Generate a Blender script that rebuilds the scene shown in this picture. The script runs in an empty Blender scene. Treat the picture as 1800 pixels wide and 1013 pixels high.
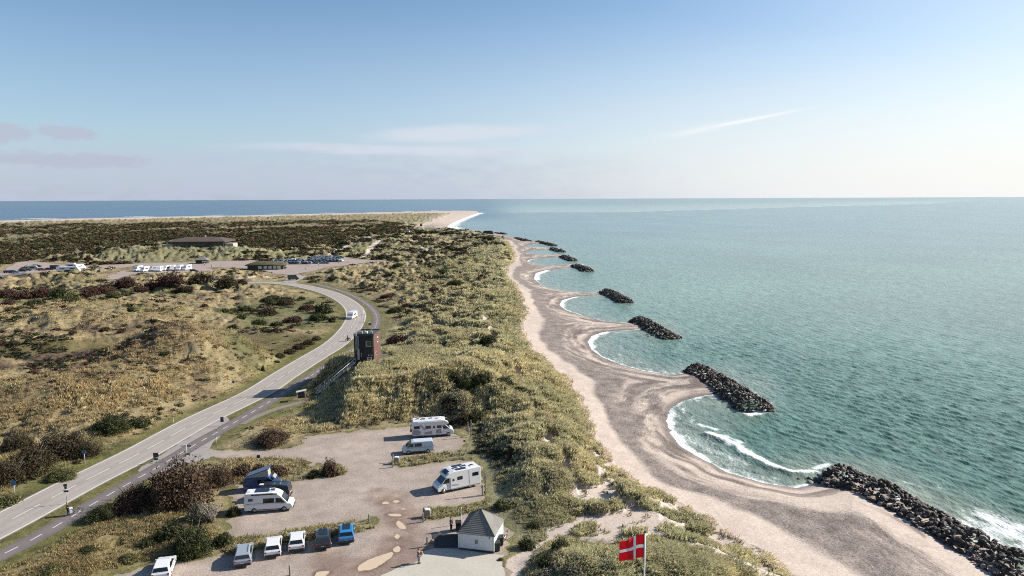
SKY_STR, SKY_VAL, EXPO, DETAIL = 0.07, 1.0, 0.88, 1.0
AK = .72
import bpy, bmesh, math, random
import numpy as np
from mathutils import Vector, Matrix
random.seed(7)
RNG = np.random.default_rng(11)
SC = bpy.context.scene
COL = SC.collection
PI = math.pi
# ------------------------------------------------------------------ camera
CAMZ, FPX, PITCH, ROLL = 44.0, 1250.0, math.atan(156.6 / 1250), 0.004
cf = np.array([0, math.cos(PITCH), -math.sin(PITCH)])
cr0 = np.array([1.0, 0, 0]); cu0 = np.cross(cr0, cf)
cu = cu0 * math.cos(ROLL) + cr0 * math.sin(ROLL)
cr = cr0 * math.cos(ROLL) - cu0 * math.sin(ROLL)
cam = bpy.data.cameras.new('camera'); camo = bpy.data.objects.new('camera', cam); COL.objects.link(camo)
camo.matrix_world = Matrix(((cr[0], cu[0], -cf[0], 0), (cr[1], cu[1], -cf[1], 0), (cr[2], cu[2], -cf[2], CAMZ), (0, 0, 0, 1)))
cam.sensor_width = 36; cam.lens = 36 * FPX / 1800; cam.clip_start = 1; cam.clip_end = 600000
SC.camera = camo
L = 4.0      # level of the flat ground above the sea

def ray(px, py):
    px = np.asarray(px, float); py = np.asarray(py, float)
    a = (px - 900) / FPX; b = (506.5 - py) / FPX
    return cf + a[..., None] * cr + b[..., None] * cu

def W(px, py, z=L):
    d = ray(px, py); t = (z - CAMZ) / d[..., 2]
    return np.stack([d[..., 0] * t, d[..., 1] * t], -1)

def Wl(pts, z=L):
    pts = np.array(pts, float); return W(pts[:, 0], pts[:, 1], z)

# ------------------------------------------------------------------ numpy noise
_p = np.random.default_rng(3).permutation(256); _p = np.concatenate([_p, _p, _p])
_g = np.array([[math.cos(a), math.sin(a)] for a in np.arange(0, 2 * PI, PI / 8)])
def gn(x, y):
    x = np.asarray(x, float); y = np.asarray(y, float)
    xi = np.floor(x).astype(np.int64); yi = np.floor(y).astype(np.int64)
    xf = x - xi; yf = y - yi; xi &= 255; yi &= 255
    u = xf * xf * xf * (xf * (xf * 6 - 15) + 10); v = yf * yf * yf * (yf * (yf * 6 - 15) + 10)
    def h(i, j, fx, fy):
        g = _g[_p[_p[(xi + i) & 255] + ((yi + j) & 255)] & 15]
        return g[..., 0] * fx + g[..., 1] * fy
    a = h(0, 0, xf, yf); b = h(1, 0, xf - 1, yf); c = h(0, 1, xf, yf - 1); d = h(1, 1, xf - 1, yf - 1)
    return (a + u * (b - a) + v * ((c + u * (d - c)) - (a + u * (b - a)))) * 1.5
def fbm(x, y, o=3, ox=0.0):
    s = 0; a = 1; t = 0
    for i in range(o):
        ca, sa = math.cos(.6 + 1.1 * i), math.sin(.6 + 1.1 * i)
        s = s + a * gn((x * ca - y * sa) * 2.07 ** i + ox + 17.3 * i, (x * sa + y * ca) * 2.07 ** i + 9.1 * i - ox); t += a; a *= .5
    return s / t
def sm(a, b, x):
    t = np.clip((x - a) / (b - a), 0, 1); return t * t * (3 - 2 * t)

def pdist(P, X, Y, closed=False, cap=60.0):
    """distance to a polyline, capped"""
    P = np.asarray(P, float); cap = float(cap); out = np.full(X.shape, cap)
    n = len(P); last = n if closed else n - 1
    lo = P.min(0) - cap; hi = P.max(0) + cap
    I = np.where((X > lo[0]) & (X < hi[0]) & (Y > lo[1]) & (Y < hi[1]))[0]
    if not len(I): return out
    x = X[I]; y = Y[I]; o = out[I]
    for k in range(last):
        a = P[k]; b = P[(k + 1) % n]; d = b - a; l2 = max(d @ d, 1e-9)
        m = (x > min(a[0], b[0]) - cap) & (x < max(a[0], b[0]) + cap) & (y > min(a[1], b[1]) - cap) & (y < max(a[1], b[1]) + cap)
        J = np.where(m)[0]
        if not len(J): continue
        t = np.clip(((x[J] - a[0]) * d[0] + (y[J] - a[1]) * d[1]) / l2, 0, 1)
        o[J] = np.minimum(o[J], np.hypot(x[J] - a[0] - t * d[0], y[J] - a[1] - t * d[1]))
    out[I] = o
    return out
def inside(P, X, Y):
    P = np.asarray(P, float); c = np.zeros(X.shape, bool); n = len(P)
    lo = P.min(0); hi = P.max(0)
    I = np.where((X > lo[0]) & (X < hi[0]) & (Y > lo[1]) & (Y < hi[1]))[0]
    x = X[I]; y = Y[I]; ci = np.zeros(len(I), bool)
    for k in range(n):
        a = P[k]; b = P[(k + 1) % n]
        if a[1] == b[1]: continue
        m = ((a[1] > y) != (b[1] > y)) & (x < (b[0] - a[0]) * (y - a[1]) / (b[1] - a[1]) + a[0])
        ci ^= m
    c[I] = ci; return c
def sd(P, X, Y, cap=60.0):
    """signed distance, positive inside"""
    d = pdist(P, X, Y, True, cap); return np.where(inside(P, X, Y), d, -d)
def smooth_line(P, n=8, closed=False):
    P = np.asarray(P, float); m = len(P); out = []
    for i in range(m if closed else m - 1):
        g = lambda k: P[k % m] if closed else P[min(max(k, 0), m - 1)]
        p0, p1, p2, p3 = g(i - 1), g(i), g(i + 1), g(i + 2)
        for j in range(n):
            t = j / n
            out.append(.5 * ((2 * p1) + (-p0 + p2) * t + (2 * p0 - 5 * p1 + 4 * p2 - p3) * t * t + (-p0 + 3 * p1 - 3 * p2 + p3) * t ** 3))
    if not closed: out.append(P[-1])
    return np.array(out)

# ------------------------------------------------------------------ layout, read off the photograph as pixels on a known level
PX_WATER = [(1900, 1062), (1845, 1035), (1800, 1005), (1740, 968), (1680, 935), (1620, 900), (1560, 868), (1500, 842), (1462, 838), (1440, 850), (1400, 858), (1345, 850),
    (1280, 831), (1235, 808), (1196, 785), (1178, 762), (1171, 740), (1178, 718), (1200, 705), (1230, 697), (1258, 693), (1285, 700), (1270, 678), (1240, 657), (1215, 655),
    (1180, 660), (1130, 652), (1090, 641), (1058, 628), (1039, 614), (1033, 601), (1040, 591), (1060, 584), (1090, 581), (1125, 579), (1150, 585), (1140, 573), (1115, 569),
    (1060, 565), (1020, 554), (993, 545), (983, 536), (988, 528), (1010, 522), (1058, 518), (1080, 522), (1072, 514), (1040, 515), (1000, 513), (968, 508), (950, 501), (938, 490),
    (942, 480), (960, 475), (1005, 471), (1020, 472), (1010, 465), (960, 468), (932, 463), (925, 459), (935, 455), (990, 452), (1000, 452), (988, 448), (940, 448), (922, 444), (932, 440), (965, 438.5), (975, 438),
    (965, 435.5), (935, 435), (922, 432.5), (932, 429.5), (955, 428), (965, 426), (940, 425), (918, 424.5), (912, 421), (925, 419.5), (900, 417), (880, 412), (860, 408), (820, 404), (785, 400), (790, 395),
    (805, 388), (825, 380), (843, 374.5), (838, 371), (800, 370.3), (700, 373), (600, 375), (450, 378.5), (300, 381), (150, 384), (0, 388), (-300, 396), (-900, 412), (-1800, 440)]
WATER = Wl(PX_WATER, 0.0)
WATER = np.vstack([WATER, [[-3000, 200], [-3000, -200], [400, -200], [250, 30]]])
WLINE = WATER[:-3]
PX_FOOT = [(1560, 1110), (1480, 1060), (1400, 1013), (1330, 960), (1260, 915), (1200, 880), (1130, 850), (1090, 820), (1070, 795), (1050, 770), (1035, 740), (1020, 700), (1000, 670), (965, 635),
    (930, 606), (918, 582), (925, 550), (920, 522), (905, 500), (888, 485), (893, 470), (908, 455), (903, 438), (895, 425), (872, 418), (840, 410), (800, 404), (755, 404), (722, 402), (735, 396),
    (765, 388), (790, 379), (800, 375.5), (700, 376), (600, 378), (450, 381.5), (300, 384.5), (150, 388), (0, 392), (-300, 400), (-900, 420), (-1800, 450)]
FOOT = Wl(PX_FOOT, 3.0)
FOOT = np.vstack([FOOT, [[-3000, 150], [-3000, -250], [200, -250], [90, 20]]])

ROADC = smooth_line(Wl([(-160, 1003), (0, 924), (100, 871), (150, 845), (250, 795), (350, 740), (450, 692), (500, 660), (550, 629), (582, 610), (604, 592), (620, 572), (626, 555), (620, 540), (602, 526), (575, 514), (540, 505), (505, 499), (470, 497), (430, 497), (380, 497), (330, 499)]), 8)
PATHC = smooth_line(Wl([(-160, 1050), (0, 977), (80, 936), (157, 890), (218, 855), (285, 817), (315, 799), (350, 778), (400, 750), (450, 721), (490, 696), (530, 671), (580, 640), (625, 612), (650, 590), (661, 572), (662, 555), (650, 539), (628, 524), (600, 512), (565, 502), (540, 496)]), 8)
FOOTC = smooth_line(Wl([(425, 746), (445, 735), (480, 721), (515, 711), (548, 703)]), 6)
LOT = Wl([(352, 790), (392, 789), (430, 792), (500, 788), (533, 783), (535, 768), (560, 765), (600, 761), (660, 755), (705, 750), (740, 748), (770, 752), (800, 760), (812, 772), (812, 790), (760, 799), (695, 807), (692, 818), (710, 823),
    (765, 814), (822, 808), (842, 815), (850, 850), (852, 880), (810, 892), (755, 896), (744, 905), (746, 914), (780, 911), (813, 906), (850, 905), (880, 915), (897, 940), (893, 970), (884, 985), (892, 1013), (905, 1060),
    (140, 1080), (100, 1050), (190, 1013), (285, 991), (395, 977), (480, 960), (560, 947), (610, 940), (660, 930), (664, 917), (650, 910), (610, 919), (500, 935), (410, 948), (404, 920), (412, 895), (407, 870), (414, 851),
    (505, 849), (560, 840), (602, 834), (607, 827), (590, 818), (560, 816), (542, 822), (535, 809), (440, 806), (400, 808), (362, 806), (344, 798)])
APRON = Wl([(240, 828), (300, 789), (350, 759), (398, 732), (406, 745), (380, 772), (368, 788), (372, 806), (345, 812), (325, 822), (285, 832), (262, 840)])
PAVE = Wl([(600, 1060), (660, 1018), (700, 998), (735, 988), (746, 970), (764, 965), (806, 966), (845, 972), (885, 977), (881, 988), (886, 1003), (895, 1060)])
DECK = Wl([(759, 938), (806, 940), (811, 963), (764, 964)])
FARLOT = Wl([(-200, 495), (0, 481), (22, 464), (45, 458), (88, 463), (150, 469), (240, 463.5), (345, 461), (440, 458), (490, 462), (500, 457), (545, 452.5), (600, 451), (618, 455), (640, 457.5), (705, 459.5), (640, 464), (575, 470), (550, 477), (516, 483), (480, 482.5), (470, 477), (400, 471), (370, 470),
    (378, 476), (340, 479), (230, 482), (205, 494), (182, 490), (212, 477), (300, 471), (250, 469), (150, 475), (60, 480), (0, 486), (-200, 500)])
SPUR = Wl([(496, 497), (512, 482), (540, 486), (530, 491), (520, 498)])
SANDS = [(Wl(p, z), k) for p, z, k in [
    ([(1040, 818), (1058, 824), (1084, 848), (1100, 856), (1140, 852), (1172, 862), (1180, 880), (1205, 900), (1212, 918), (1190, 942), (1142, 944), (1098, 942), (1014, 946), (950, 944), (958, 930), (1006, 916), (1008, 903), (1043, 904), (1080, 898), (1076, 890), (1030, 876), (1022, 866), (1056, 862), (1062, 850), (1046, 832)], 4.4, 1.3),
    ([(885, 975), (920, 965), (960, 940), (1010, 925), (1050, 930), (1060, 942), (985, 938), (955, 955), (935, 975), (915, 1000), (925, 1040), (892, 1040)], 4.5, .9),
    ([(942, 700), (952, 706), (948, 725), (938, 722)], 8, .8), ([(955, 762), (970, 770), (985, 785), (978, 792), (962, 780), (945, 765)], 7, .8),
    ([(985, 850), (1010, 845), (1050, 850), (1070, 865), (1030, 872), (1000, 862)], 6, .7), ([(850, 555), (860, 560), (865, 585), (856, 580)], 7, .8),
    ([(1150, 955), (1210, 955), (1300, 990), (1380, 1013), (1420, 1040), (1360, 1030), (1280, 1000), (1200, 970)], 4, .9),
    ([(1095, 870), (1150, 890), (1150, 875), (1110, 858)], 5, .8)]]
ISLES = [(W(a_, b_, 4.6), r_) for a_, b_, r_ in [(1108, 876, 1.5), (1096, 868, .9), (1120, 866, 1.1), (1142, 889, 1.1), (1176, 893, 1.4), (1192, 900, 1.2), (1182, 926, 1.3), (1205, 938, 1.6), (1108, 935, .9), (1122, 936, .7), (1082, 893, .8), (1058, 898, .9), (1030, 925, .9), (1020, 932, .6), (1066, 832, 1.0), (1050, 843, .7), (1090, 850, .9), (1160, 866, 1.4), (1145, 860, 1.0), (1228, 912, 1.2), (1014, 891, .6)]]
MEADOW = [Wl(p_) for p_ in ([(-100, 618), (0, 616), (200, 604), (330, 588), (420, 582), (570, 586), (592, 600), (520, 625), (470, 634), (425, 612), (360, 600), (300, 600), (200, 622), (-100, 640)], [(370, 548), (480, 525), (560, 522), (600, 545), (592, 572), (540, 580), (440, 580)])]
TRAILS = [(Wl(p_, z_), r_) for p_, z_, r_ in [([(868, 590), (880, 610), (905, 655), (925, 672), (945, 705), (950, 728)], 8, .75), ([(950, 755), (965, 765), (985, 785), (992, 800), (1006, 815), (1020, 840)], 7, .9), ([(853, 555), (862, 570), (864, 590)], 8, .9), ([(885, 620), (905, 625), (918, 640)], 7.5, .7),
    ([(578, 448), (600, 438), (625, 427), (650, 416), (690, 408)], 6, 2.6), ([(638, 448), (660, 434), (674, 425)], 6, 2.6), ([(690, 430), (720, 425), (760, 440)], 6, 1.6), ([(-20, 462), (20, 452), (48, 445)], 4, 3), ([(560, 478), (600, 472), (700, 462)], 4.5, 1.5), ([(330, 497), (420, 490), (470, 487)], 4.3, 1.5)]]
# breakwaters of boulders: centre line pixels at water level, half width in metres, crest height
BREAK = [([(868, 410), (888, 411.5)], 4, 1.6), ([(905, 419.5), (918, 422), (932, 425)], 4, 1.6), ([(945, 425.5), (960, 428.5), (973, 432)], 4, 1.7), ([(970, 438), (989, 443)], 4, 1.7), ([(990, 451), (1008, 458.5)], 4, 1.8), ([(1009, 468), (1022, 471), (1034, 477)], 4, 1.9),
         ([(1064, 513), (1082, 521), (1100, 532)], 4.0, 2.2), ([(1120, 562), (1150, 578), (1182, 595)], 3.8, 2.1), ([(1222, 648), (1255, 668), (1290, 690), (1335, 722)], 4.0, 2.3),
         ([(1448, 838), (1500, 850), (1560, 877), (1620, 910), (1680, 945), (1740, 980), (1800, 1013), (1900, 1070)], 4.3, 2.2)]
TOWER = W(648, 632, 10.0) + np.array([0, 2.2])
RG0 = np.array([*W(633, 650, 9.8), 9.8]); RG1 = np.array([*W(602, 742, 5.0), 4.9])
ST0 = np.array([*W(557, 692, 4.6), 4.6]); ST1 = np.array([*W(623, 637.5, 10.0), 10.05])
# bumps: centre (pixels + level), radii across / along, height, power
BUMPS = [(W(655, 640, 9), 12, 15, 5.6), (W(720, 665, 8), 17, 15, 5.0), (W(800, 650, 7), 16, 18, 2.4), (W(305, 606, 9), 15, 17, 7.0), (W(375, 625, 7), 13, 15, 3.5), (W(100, 545, 7), 34, 26, 3.6), (W(250, 560, 6), 25, 22, 2.4),
         (W(80, 690, 5), 20, 22, 2.2), (W(240, 690, 5), 16, 18, 2.0), (W(330, 440, 8), 46, 34, 3.4), (W(220, 444, 7), 30, 28, 3.2), (W(420, 444, 6), 20, 25, 2.6), (W(925, 790, 7), 9, 16, 1.6), (W(1130, 1000, 5), 14, 5, 1.3), (W(985, 985, 6), 7, 5, 1.0),
         (W(480, 745, 5), 8, 8, 1.2), (W(580, 735, 5), 6, 7, 2.0), (W(675, 425, 8), 40, 60, 4.0), (W(60, 600, 5), 30, 12, 1.0)]

def flat_dist(X, Y):
    d = np.full(X.shape, 60.0)
    for P, cl, hw in ((ROADC, 0, 3.6), (PATHC, 0, 1.7), (FOOTC, 0, .9)):
        d = np.minimum(d, pdist(P, X, Y, bool(cl), 40) - hw)
    for P in (LOT, APRON, PAVE, FARLOT, SPUR):
        d = np.minimum(d, -sd(P, X, Y, 40))
    return d

def terrain(X, Y, full=False):
    X = np.asarray(X, float).ravel(); Y = np.asarray(Y, float).ravel()
    R = np.hypot(X, Y)
    wx = X + 2.0 * gn(X / 9, Y / 9); wy = Y + 2.0 * gn(X / 9 + 40, Y / 9)
    dw = sd(WATER, X, Y, 120) 
    far = sm(900, 1500, R)
    df = sd(FOOT, X + (wx - X) * .7, Y + (wy - Y) * .7, 120)
    t = np.clip(dw, 0, None) / (np.clip(dw, 0, None) + np.clip(-df, 0, None) + .05)
    beach = 2.8 * t ** .85 + .10 * gn(X / 4, Y / 4) * t
    under = np.maximum(-3, dw * .12)
    z = np.where(dw > 0, beach, under)
    dd = np.clip(df, 0, None)
    hum = fbm(X / 17, Y / 17, 3)
    hum2 = fbm(X / 5.0 + .2 * Y / 5, Y / 6.5, 3, 5)
    calm_ = 1 - .55 * sm(-44, -52, X) * sm(330, 290, Y)
    blow = 1 - sm(96, 84, Y) * sm(-2, 6, X)
    ridge = blow * (2.5 + 1.3 * gn(X / 30, Y / 30)) * sm(0, 11, dd) * (1 - .75 * sm(18, 55, dd)) * (1 - .6 * sm(600, 1200, R))
    inland = np.abs(gn(X / 26 + 3, Y / 22)) * 1.5
    veg = 2.8 + 1.2 * sm(2, 14, dd) + ridge + sm(0, 6, dd) * ((1.5 + .9 * sm(-44, -38, X) * sm(600, 400, R)) * hum + calm_ * (1.9 + 1.1 * sm(120, 260, R)) * hum2 + 1.0 * inland - .2 + calm_ * .6 * np.abs(gn(X / 2.3, Y / 2.9)) + .3 * np.abs(gn(X / 1.1 + 7, Y / 1.3)) - .2) * (.35 + .65 * blow)
    b = np.zeros_like(X)
    for (c, rx, ry, h) in BUMPS:
        q = ((X - c[0]) / rx) ** 2 + ((Y - c[1]) / ry) ** 2
        m = q < 9
        v = np.zeros_like(X); v[m] = h * np.exp(-q[m] ** 1.3)
        b = b + v
    q = np.hypot(X - TOWER[0], Y - TOWER[1])
    # blowout and trails: lower and smoother
    sand = np.zeros_like(X)
    for P, k in SANDS:
        s = sm(-1.0, .8, sd(P, wx, wy, 12)); sand = np.maximum(sand, s * k)
    foot = sm(9, .5, dd) * (df > 0) * sm(140, 90, Y) * sm(-.12, .12, gn(X / 2.6 + 9, Y / 3.2)); 
    for P, r_ in TRAILS: sand = np.maximum(sand, sm(r_ * 1.4, r_ * .5, pdist(P, wx, wy, False, 12)))
    isl = np.zeros_like(X)
    for c_, r_ in ISLES: isl = np.maximum(isl, sm(1.25, .6, np.hypot((X - c_[0]) / (r_ * 1.3), (Y - c_[1]) / r_) + .25 * gn(X, Y)))
    sand = np.clip(sand, 0, 1) * (1 - isl)
    sand = np.clip(sand, 0, 1); veg = veg - sand * np.clip(veg - 4.3, -1, 1.4) + isl * .7; sand = np.maximum(sand, foot * (1 - isl))
    fd = flat_dist(X, Y)
    for P in MEADOW: veg = veg + (L + .25 * hum - veg) * sm(-1, 6, sd(P, X, Y, 12)) * .9; b = b * (1 - .8 * sm(-1, 6, sd(P, X, Y, 12)))
    F = 1 - sm(.8, 7.5, fd); F2 = 1 - sm(.8, 16, fd)
    F = np.where((R < 400), F, 1 - sm(1, 14, fd))
    veg = L + (veg - L) * (1 - F2) + b * (1 - F)
    veg = np.where(q < 26, np.minimum(veg, 10.1 - .05 * q + 4 * sm(17, 26, q)), veg)
    veg = veg + (10.0 - veg) * (1 - sm(5.5, 9.5, q))
    dR = RG1[:2] - RG0[:2]; lR = math.hypot(*dR); tR = ((X - RG0[0]) * dR[0] + (Y - RG0[1]) * dR[1]) / lR ** 2; pR = ((X - RG0[0]) * dR[1] - (Y - RG0[1]) * dR[0]) / lR
    hR = RG0[2] + (RG1[2] - RG0[2]) * np.clip(tR, 0, 1.1) ** .8 + .25 * gn(X / 2.5, Y / 2.5)
    mR = (tR > -.25) & (tR < 1.25) & (q > 5.5)
    veg = np.where(mR & (pR > 0) & (pR < 16), np.minimum(veg, np.maximum(hR - .85 * pR, L + .25 + .3 * hum)), veg)
    veg = np.where(mR & (pR <= 0) & (pR > -9) & (tR < 1.02), np.maximum(veg, hR - .10 * np.abs(pR) - .035 * pR ** 2), veg)
    dS = ST1[:2] - ST0[:2]; tS = np.clip(((X - ST0[0]) * dS[0] + (Y - ST0[1]) * dS[1]) / (dS @ dS), 0, 1)
    eS = np.hypot(X - ST0[0] - tS * dS[0], Y - ST0[1] - tS * dS[1]); lS = ST0[2] + (ST1[2] - ST0[2]) * tS - .45
    veg = veg + (lS - veg) * (1 - sm(.9, 4.2, eS)) * (q > 4)
    z = np.where((df > 0) & (dw > 0), veg, z)
    # rocks stand on a low bank
    if full: return z, dw, df, t, fd, sand, hum, hum2, R, b
    return z

def gz(x, y):
    return float(terrain(np.array([x]), np.array([y]))[0])
def WT(px, py):
    """where the line of sight through a photo pixel meets the ground"""
    px = np.atleast_1d(np.asarray(px, float)); py = np.atleast_1d(np.asarray(py, float))
    d = ray(px, py); out = []
    for i in range(len(px)):
        t0 = (16 - CAMZ) / d[i, 2]; t1 = (-.2 - CAMZ) / d[i, 2]
        ts = np.linspace(t0, t1, 260)
        for _ in range(2):
            X = d[i, 0] * ts; Y = d[i, 1] * ts; Z = CAMZ + d[i, 2] * ts
            g = np.maximum(terrain(X, Y), 0.0); k = np.where(Z <= g)[0]
            k = k[0] if len(k) else len(ts) - 1
            if k == 0: break
            ts = np.linspace(ts[k - 1], ts[k], 24)
        out.append((X[k], Y[k], g[k]))
    return np.array(out)

# ------------------------------------------------------------------ object helpers
def link(o, parent=None):
    COL.objects.link(o)
    if parent is not None: o.parent = parent
    return o
def tag(o, label=None, cat=None, group=None, kind=None):
    if label: o['label'] = label
    if cat: o['category'] = cat
    if group: o['group'] = group
    if kind: o['kind'] = kind
    return o
def empty(name, loc, rz=0, label=None, cat=None, group=None):
    o = bpy.data.objects.new(name, None); o.location = loc; o.rotation_euler = (0, 0, rz); o.empty_display_size = .5
    link(o); return tag(o, label, cat, group)
def npmesh(name, V, F, mats=(), smooth=False, mi=None):
    """mesh from numpy arrays; F is (n,3) or (n,4)"""
    V = np.asarray(V, np.float32); F = np.asarray(F, np.int32)
    me = bpy.data.meshes.new(name); n, k = F.shape
    me.vertices.add(len(V)); me.vertices.foreach_set('co', V.ravel())
    me.loops.add(n * k); me.loops.foreach_set('vertex_index', F.ravel())
    me.polygons.add(n); me.polygons.foreach_set('loop_start', np.arange(0, n * k, k, dtype=np.int32))
    if smooth: me.polygons.foreach_set('use_smooth', np.ones(n, bool))
    for m in (mats if isinstance(mats, (list, tuple)) else [mats]): me.materials.append(m)
    if mi is not None: me.polygons.foreach_set('material_index', np.asarray(mi, np.int32))
    me.update(calc_edges=True); me.validate() if False else None
    return me
def vcol(me, name, C):
    a = me.attributes.new(name, 'FLOAT_COLOR', 'POINT'); C = np.asarray(C, np.float32)
    if C.shape[1] == 3: C = np.concatenate([C, np.ones((len(C), 1), np.float32)], 1)
    a.data.foreach_set('color', C.ravel())
def vflt(me, name, v):
    a = me.attributes.new(name, 'FLOAT', 'POINT'); a.data.foreach_set('value', np.asarray(v, np.float32))

class MB:
    """collects shapes into one mesh; each face keeps a material slot"""
    def __init__(s): s.v = []; s.f = []; s.m = []; s.mats = []; s.sm = []
    def slot(s, m):
        if m not in s.mats: s.mats.append(m)
        return s.mats.index(m)
    def add(s, V, F, m, smooth=False):
        b = len(s.v); s.v += [tuple(map(float, v)) for v in V]; k = s.slot(m)
        for f in F: s.f.append(tuple(b + i for i in f)); s.m.append(k); s.sm.append(smooth)
    def box(s, c, d, m, rz=0, rx=0, ry=0, taper=1.0):
        M = Matrix.Translation(c) @ Matrix.Rotation(rz, 4, 'Z') @ Matrix.Rotation(ry, 4, 'Y') @ Matrix.Rotation(rx, 4, 'X')
        V = []
        for z in (-1, 1):
            k = taper if z > 0 else 1
            for x, y in ((-1, -1), (1, -1), (1, 1), (-1, 1)): V.append(M @ Vector((x * d[0] / 2 * k, y * d[1] / 2 * k, z * d[2] / 2)))
        s.add(V, [(3, 2, 1, 0), (4, 5, 6, 7), (0, 1, 5, 4), (1, 2, 6, 5), (2, 3, 7, 6), (3, 0, 4, 7)], m)
    def tube(s, pts, r, m, n=8, cap=True, r2=None):
        pts = [Vector(p) for p in pts]; V = []; F = []; N = len(pts)
        for i, p in enumerate(pts):
            d = (pts[min(i + 1, N - 1)] - pts[max(i - 1, 0)]).normalized()
            a = d.orthogonal().normalized(); b = d.cross(a)
            rr = r if r2 is None else r + (r2 - r) * i / max(1, N - 1)
            for k in range(n): V.append(p + rr * (math.cos(2 * PI * k / n) * a + math.sin(2 * PI * k / n) * b))
        for i in range(N - 1):
            for k in range(n): F.append((i * n + k, i * n + (k + 1) % n, (i + 1) * n + (k + 1) % n, (i + 1) * n + k))
        if cap: F.append(tuple(range(n))[::-1]); F.append(tuple((N - 1) * n + k for k in range(n)))
        s.add(V, F, m, True)
    def disc(s, c, ax, r, w, m, n=16):
        c = Vector(c); ax = Vector(ax).normalized(); s.tube([c - ax * w / 2, c + ax * w / 2], r, m, n)
    def poly(s, pts, m): s.add(pts, [tuple(range(len(pts)))], m)
    def prism(s, outline, y0, y1, m, axis='y'):
        """outline in x,z extruded along y"""
        n = len(outline); V = [(x, y0, z) for x, z in outline] + [(x, y1, z) for x, z in outline]
        F = [tuple(range(n)), tuple(range(2 * n - 1, n - 1, -1))] + [(i, i + n, (i + 1) % n + n, (i + 1) % n) for i in range(n)]
        s.add(V, F, m)
    def loft(s, rings, m, cap=True, smooth=True):
        n = len(rings[0]); V = [p for r in rings for p in r]; F = []
        for i in range(len(rings) - 1):
            for k in range(n): F.append((i * n + k, i * n + (k + 1) % n, (i + 1) * n + (k + 1) % n, (i + 1) * n + k))
        if cap: F.append(tuple(range(n))[::-1]); F.append(tuple((len(rings) - 1) * n + k for k in range(n)))
        s.add(V, F, m, smooth)
    def mesh(s, name):
        me = bpy.data.meshes.new(name); me.from_pydata(s.v, [], s.f)
        for m in s.mats: me.materials.append(m)
        me.polygons.foreach_set('material_index', s.m); me.polygons.foreach_set('use_smooth', s.sm)
        me.update(); bm = bmesh.new(); bm.from_mesh(me); bmesh.ops.recalc_face_normals(bm, faces=bm.faces[:]); bm.to_mesh(me); bm.free()
        return me
    def build(s, name, parent=None, bevel=0, edge=35):
        o = bpy.data.objects.new(name, s.mesh(name)); link(o, parent)
        if bevel:
            b = o.modifiers.new('bevel', 'BEVEL'); b.width = bevel; b.segments = 2; b.limit_method = 'ANGLE'; b.angle_limit = math.radians(edge)
        return o
def copy_tree(o, parent=None):
    c = o.copy(); COL.objects.link(c)
    if parent is not None: c.parent = parent
    for ch in list(o.children): copy_tree(ch, c)
    return c

# ------------------------------------------------------------------ materials
def mat(name, base=(.5, .5, .5), rough=.7, metal=0, spec=.5, var=0, scale=5, bump=0, trans=0, attr=None, coat=0, obj_rand=0, dirt=0):
    base = tuple(v * .82 for v in base)
    m = bpy.data.materials.new(name); m.use_nodes = True; nt = m.node_tree; N = nt.nodes; K = nt.links
    b = N['Principled BSDF']; b.inputs['Roughness'].default_value = rough; b.inputs['Metallic'].default_value = metal
    b.inputs['Specular IOR Level'].default_value = spec; b.inputs['Coat Weight'].default_value = coat
    col = None
    if attr:
        a = N.new('ShaderNodeAttribute'); a.attribute_name = attr; col = a.outputs['Color']
    else:
        r = N.new('ShaderNodeRGB'); r.outputs[0].default_value = (*base, 1); col = r.outputs[0]
    g = N.new('ShaderNodeNewGeometry') if (attr or var or bump) else None
    if var:
        n = N.new('ShaderNodeTexNoise'); n.inputs['Scale'].default_value = scale; n.inputs['Detail'].default_value = 6; n.inputs['Roughness'].default_value = .65
        tc = N.new('ShaderNodeTexCoord'); K.new(tc.outputs['Object'], n.inputs['Vector'])
        mr = N.new('ShaderNodeMapRange'); mr.inputs[1].default_value = .3; mr.inputs[2].default_value = .7; mr.inputs[3].default_value = 1 - var; mr.inputs[4].default_value = 1 + var
        K.new(n.outputs['Fac'], mr.inputs[0])
        mx = N.new('ShaderNodeVectorMath'); mx.operation = 'SCALE'; K.new(col, mx.inputs[0]); K.new(mr.outputs[0], mx.inputs['Scale']); col = mx.outputs[0]
        if bump:
            bp = N.new('ShaderNodeBump'); bp.inputs['Strength'].default_value = bump; bp.inputs['Distance'].default_value = .05
            K.new(n.outputs['Fac'], bp.inputs['Height']); K.new(bp.outputs[0], b.inputs['Normal'])
    if obj_rand:
        oi = N.new('ShaderNodeObjectInfo'); mr = N.new('ShaderNodeMapRange'); mr.inputs[3].default_value = 1 - obj_rand; mr.inputs[4].default_value = 1 + obj_rand
        K.new(oi.outputs['Random'], mr.inputs[0]); mx = N.new('ShaderNodeVectorMath'); mx.operation = 'SCALE'
        K.new(col, mx.inputs[0]); K.new(mr.outputs[0], mx.inputs['Scale']); col = mx.outputs[0]
    K.new(col, b.inputs['Base Color'])
    if trans:
        t = N.new('ShaderNodeBsdfTranslucent'); K.new(col, t.inputs[0]); ms = N.new('ShaderNodeMixShader'); ms.inputs[0].default_value = trans
        K.new(b.outputs[0], ms.inputs[1]); K.new(t.outputs[0], ms.inputs[2]); K.new(ms.outputs[0], N['Material Output'].inputs[0])
    return m
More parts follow.
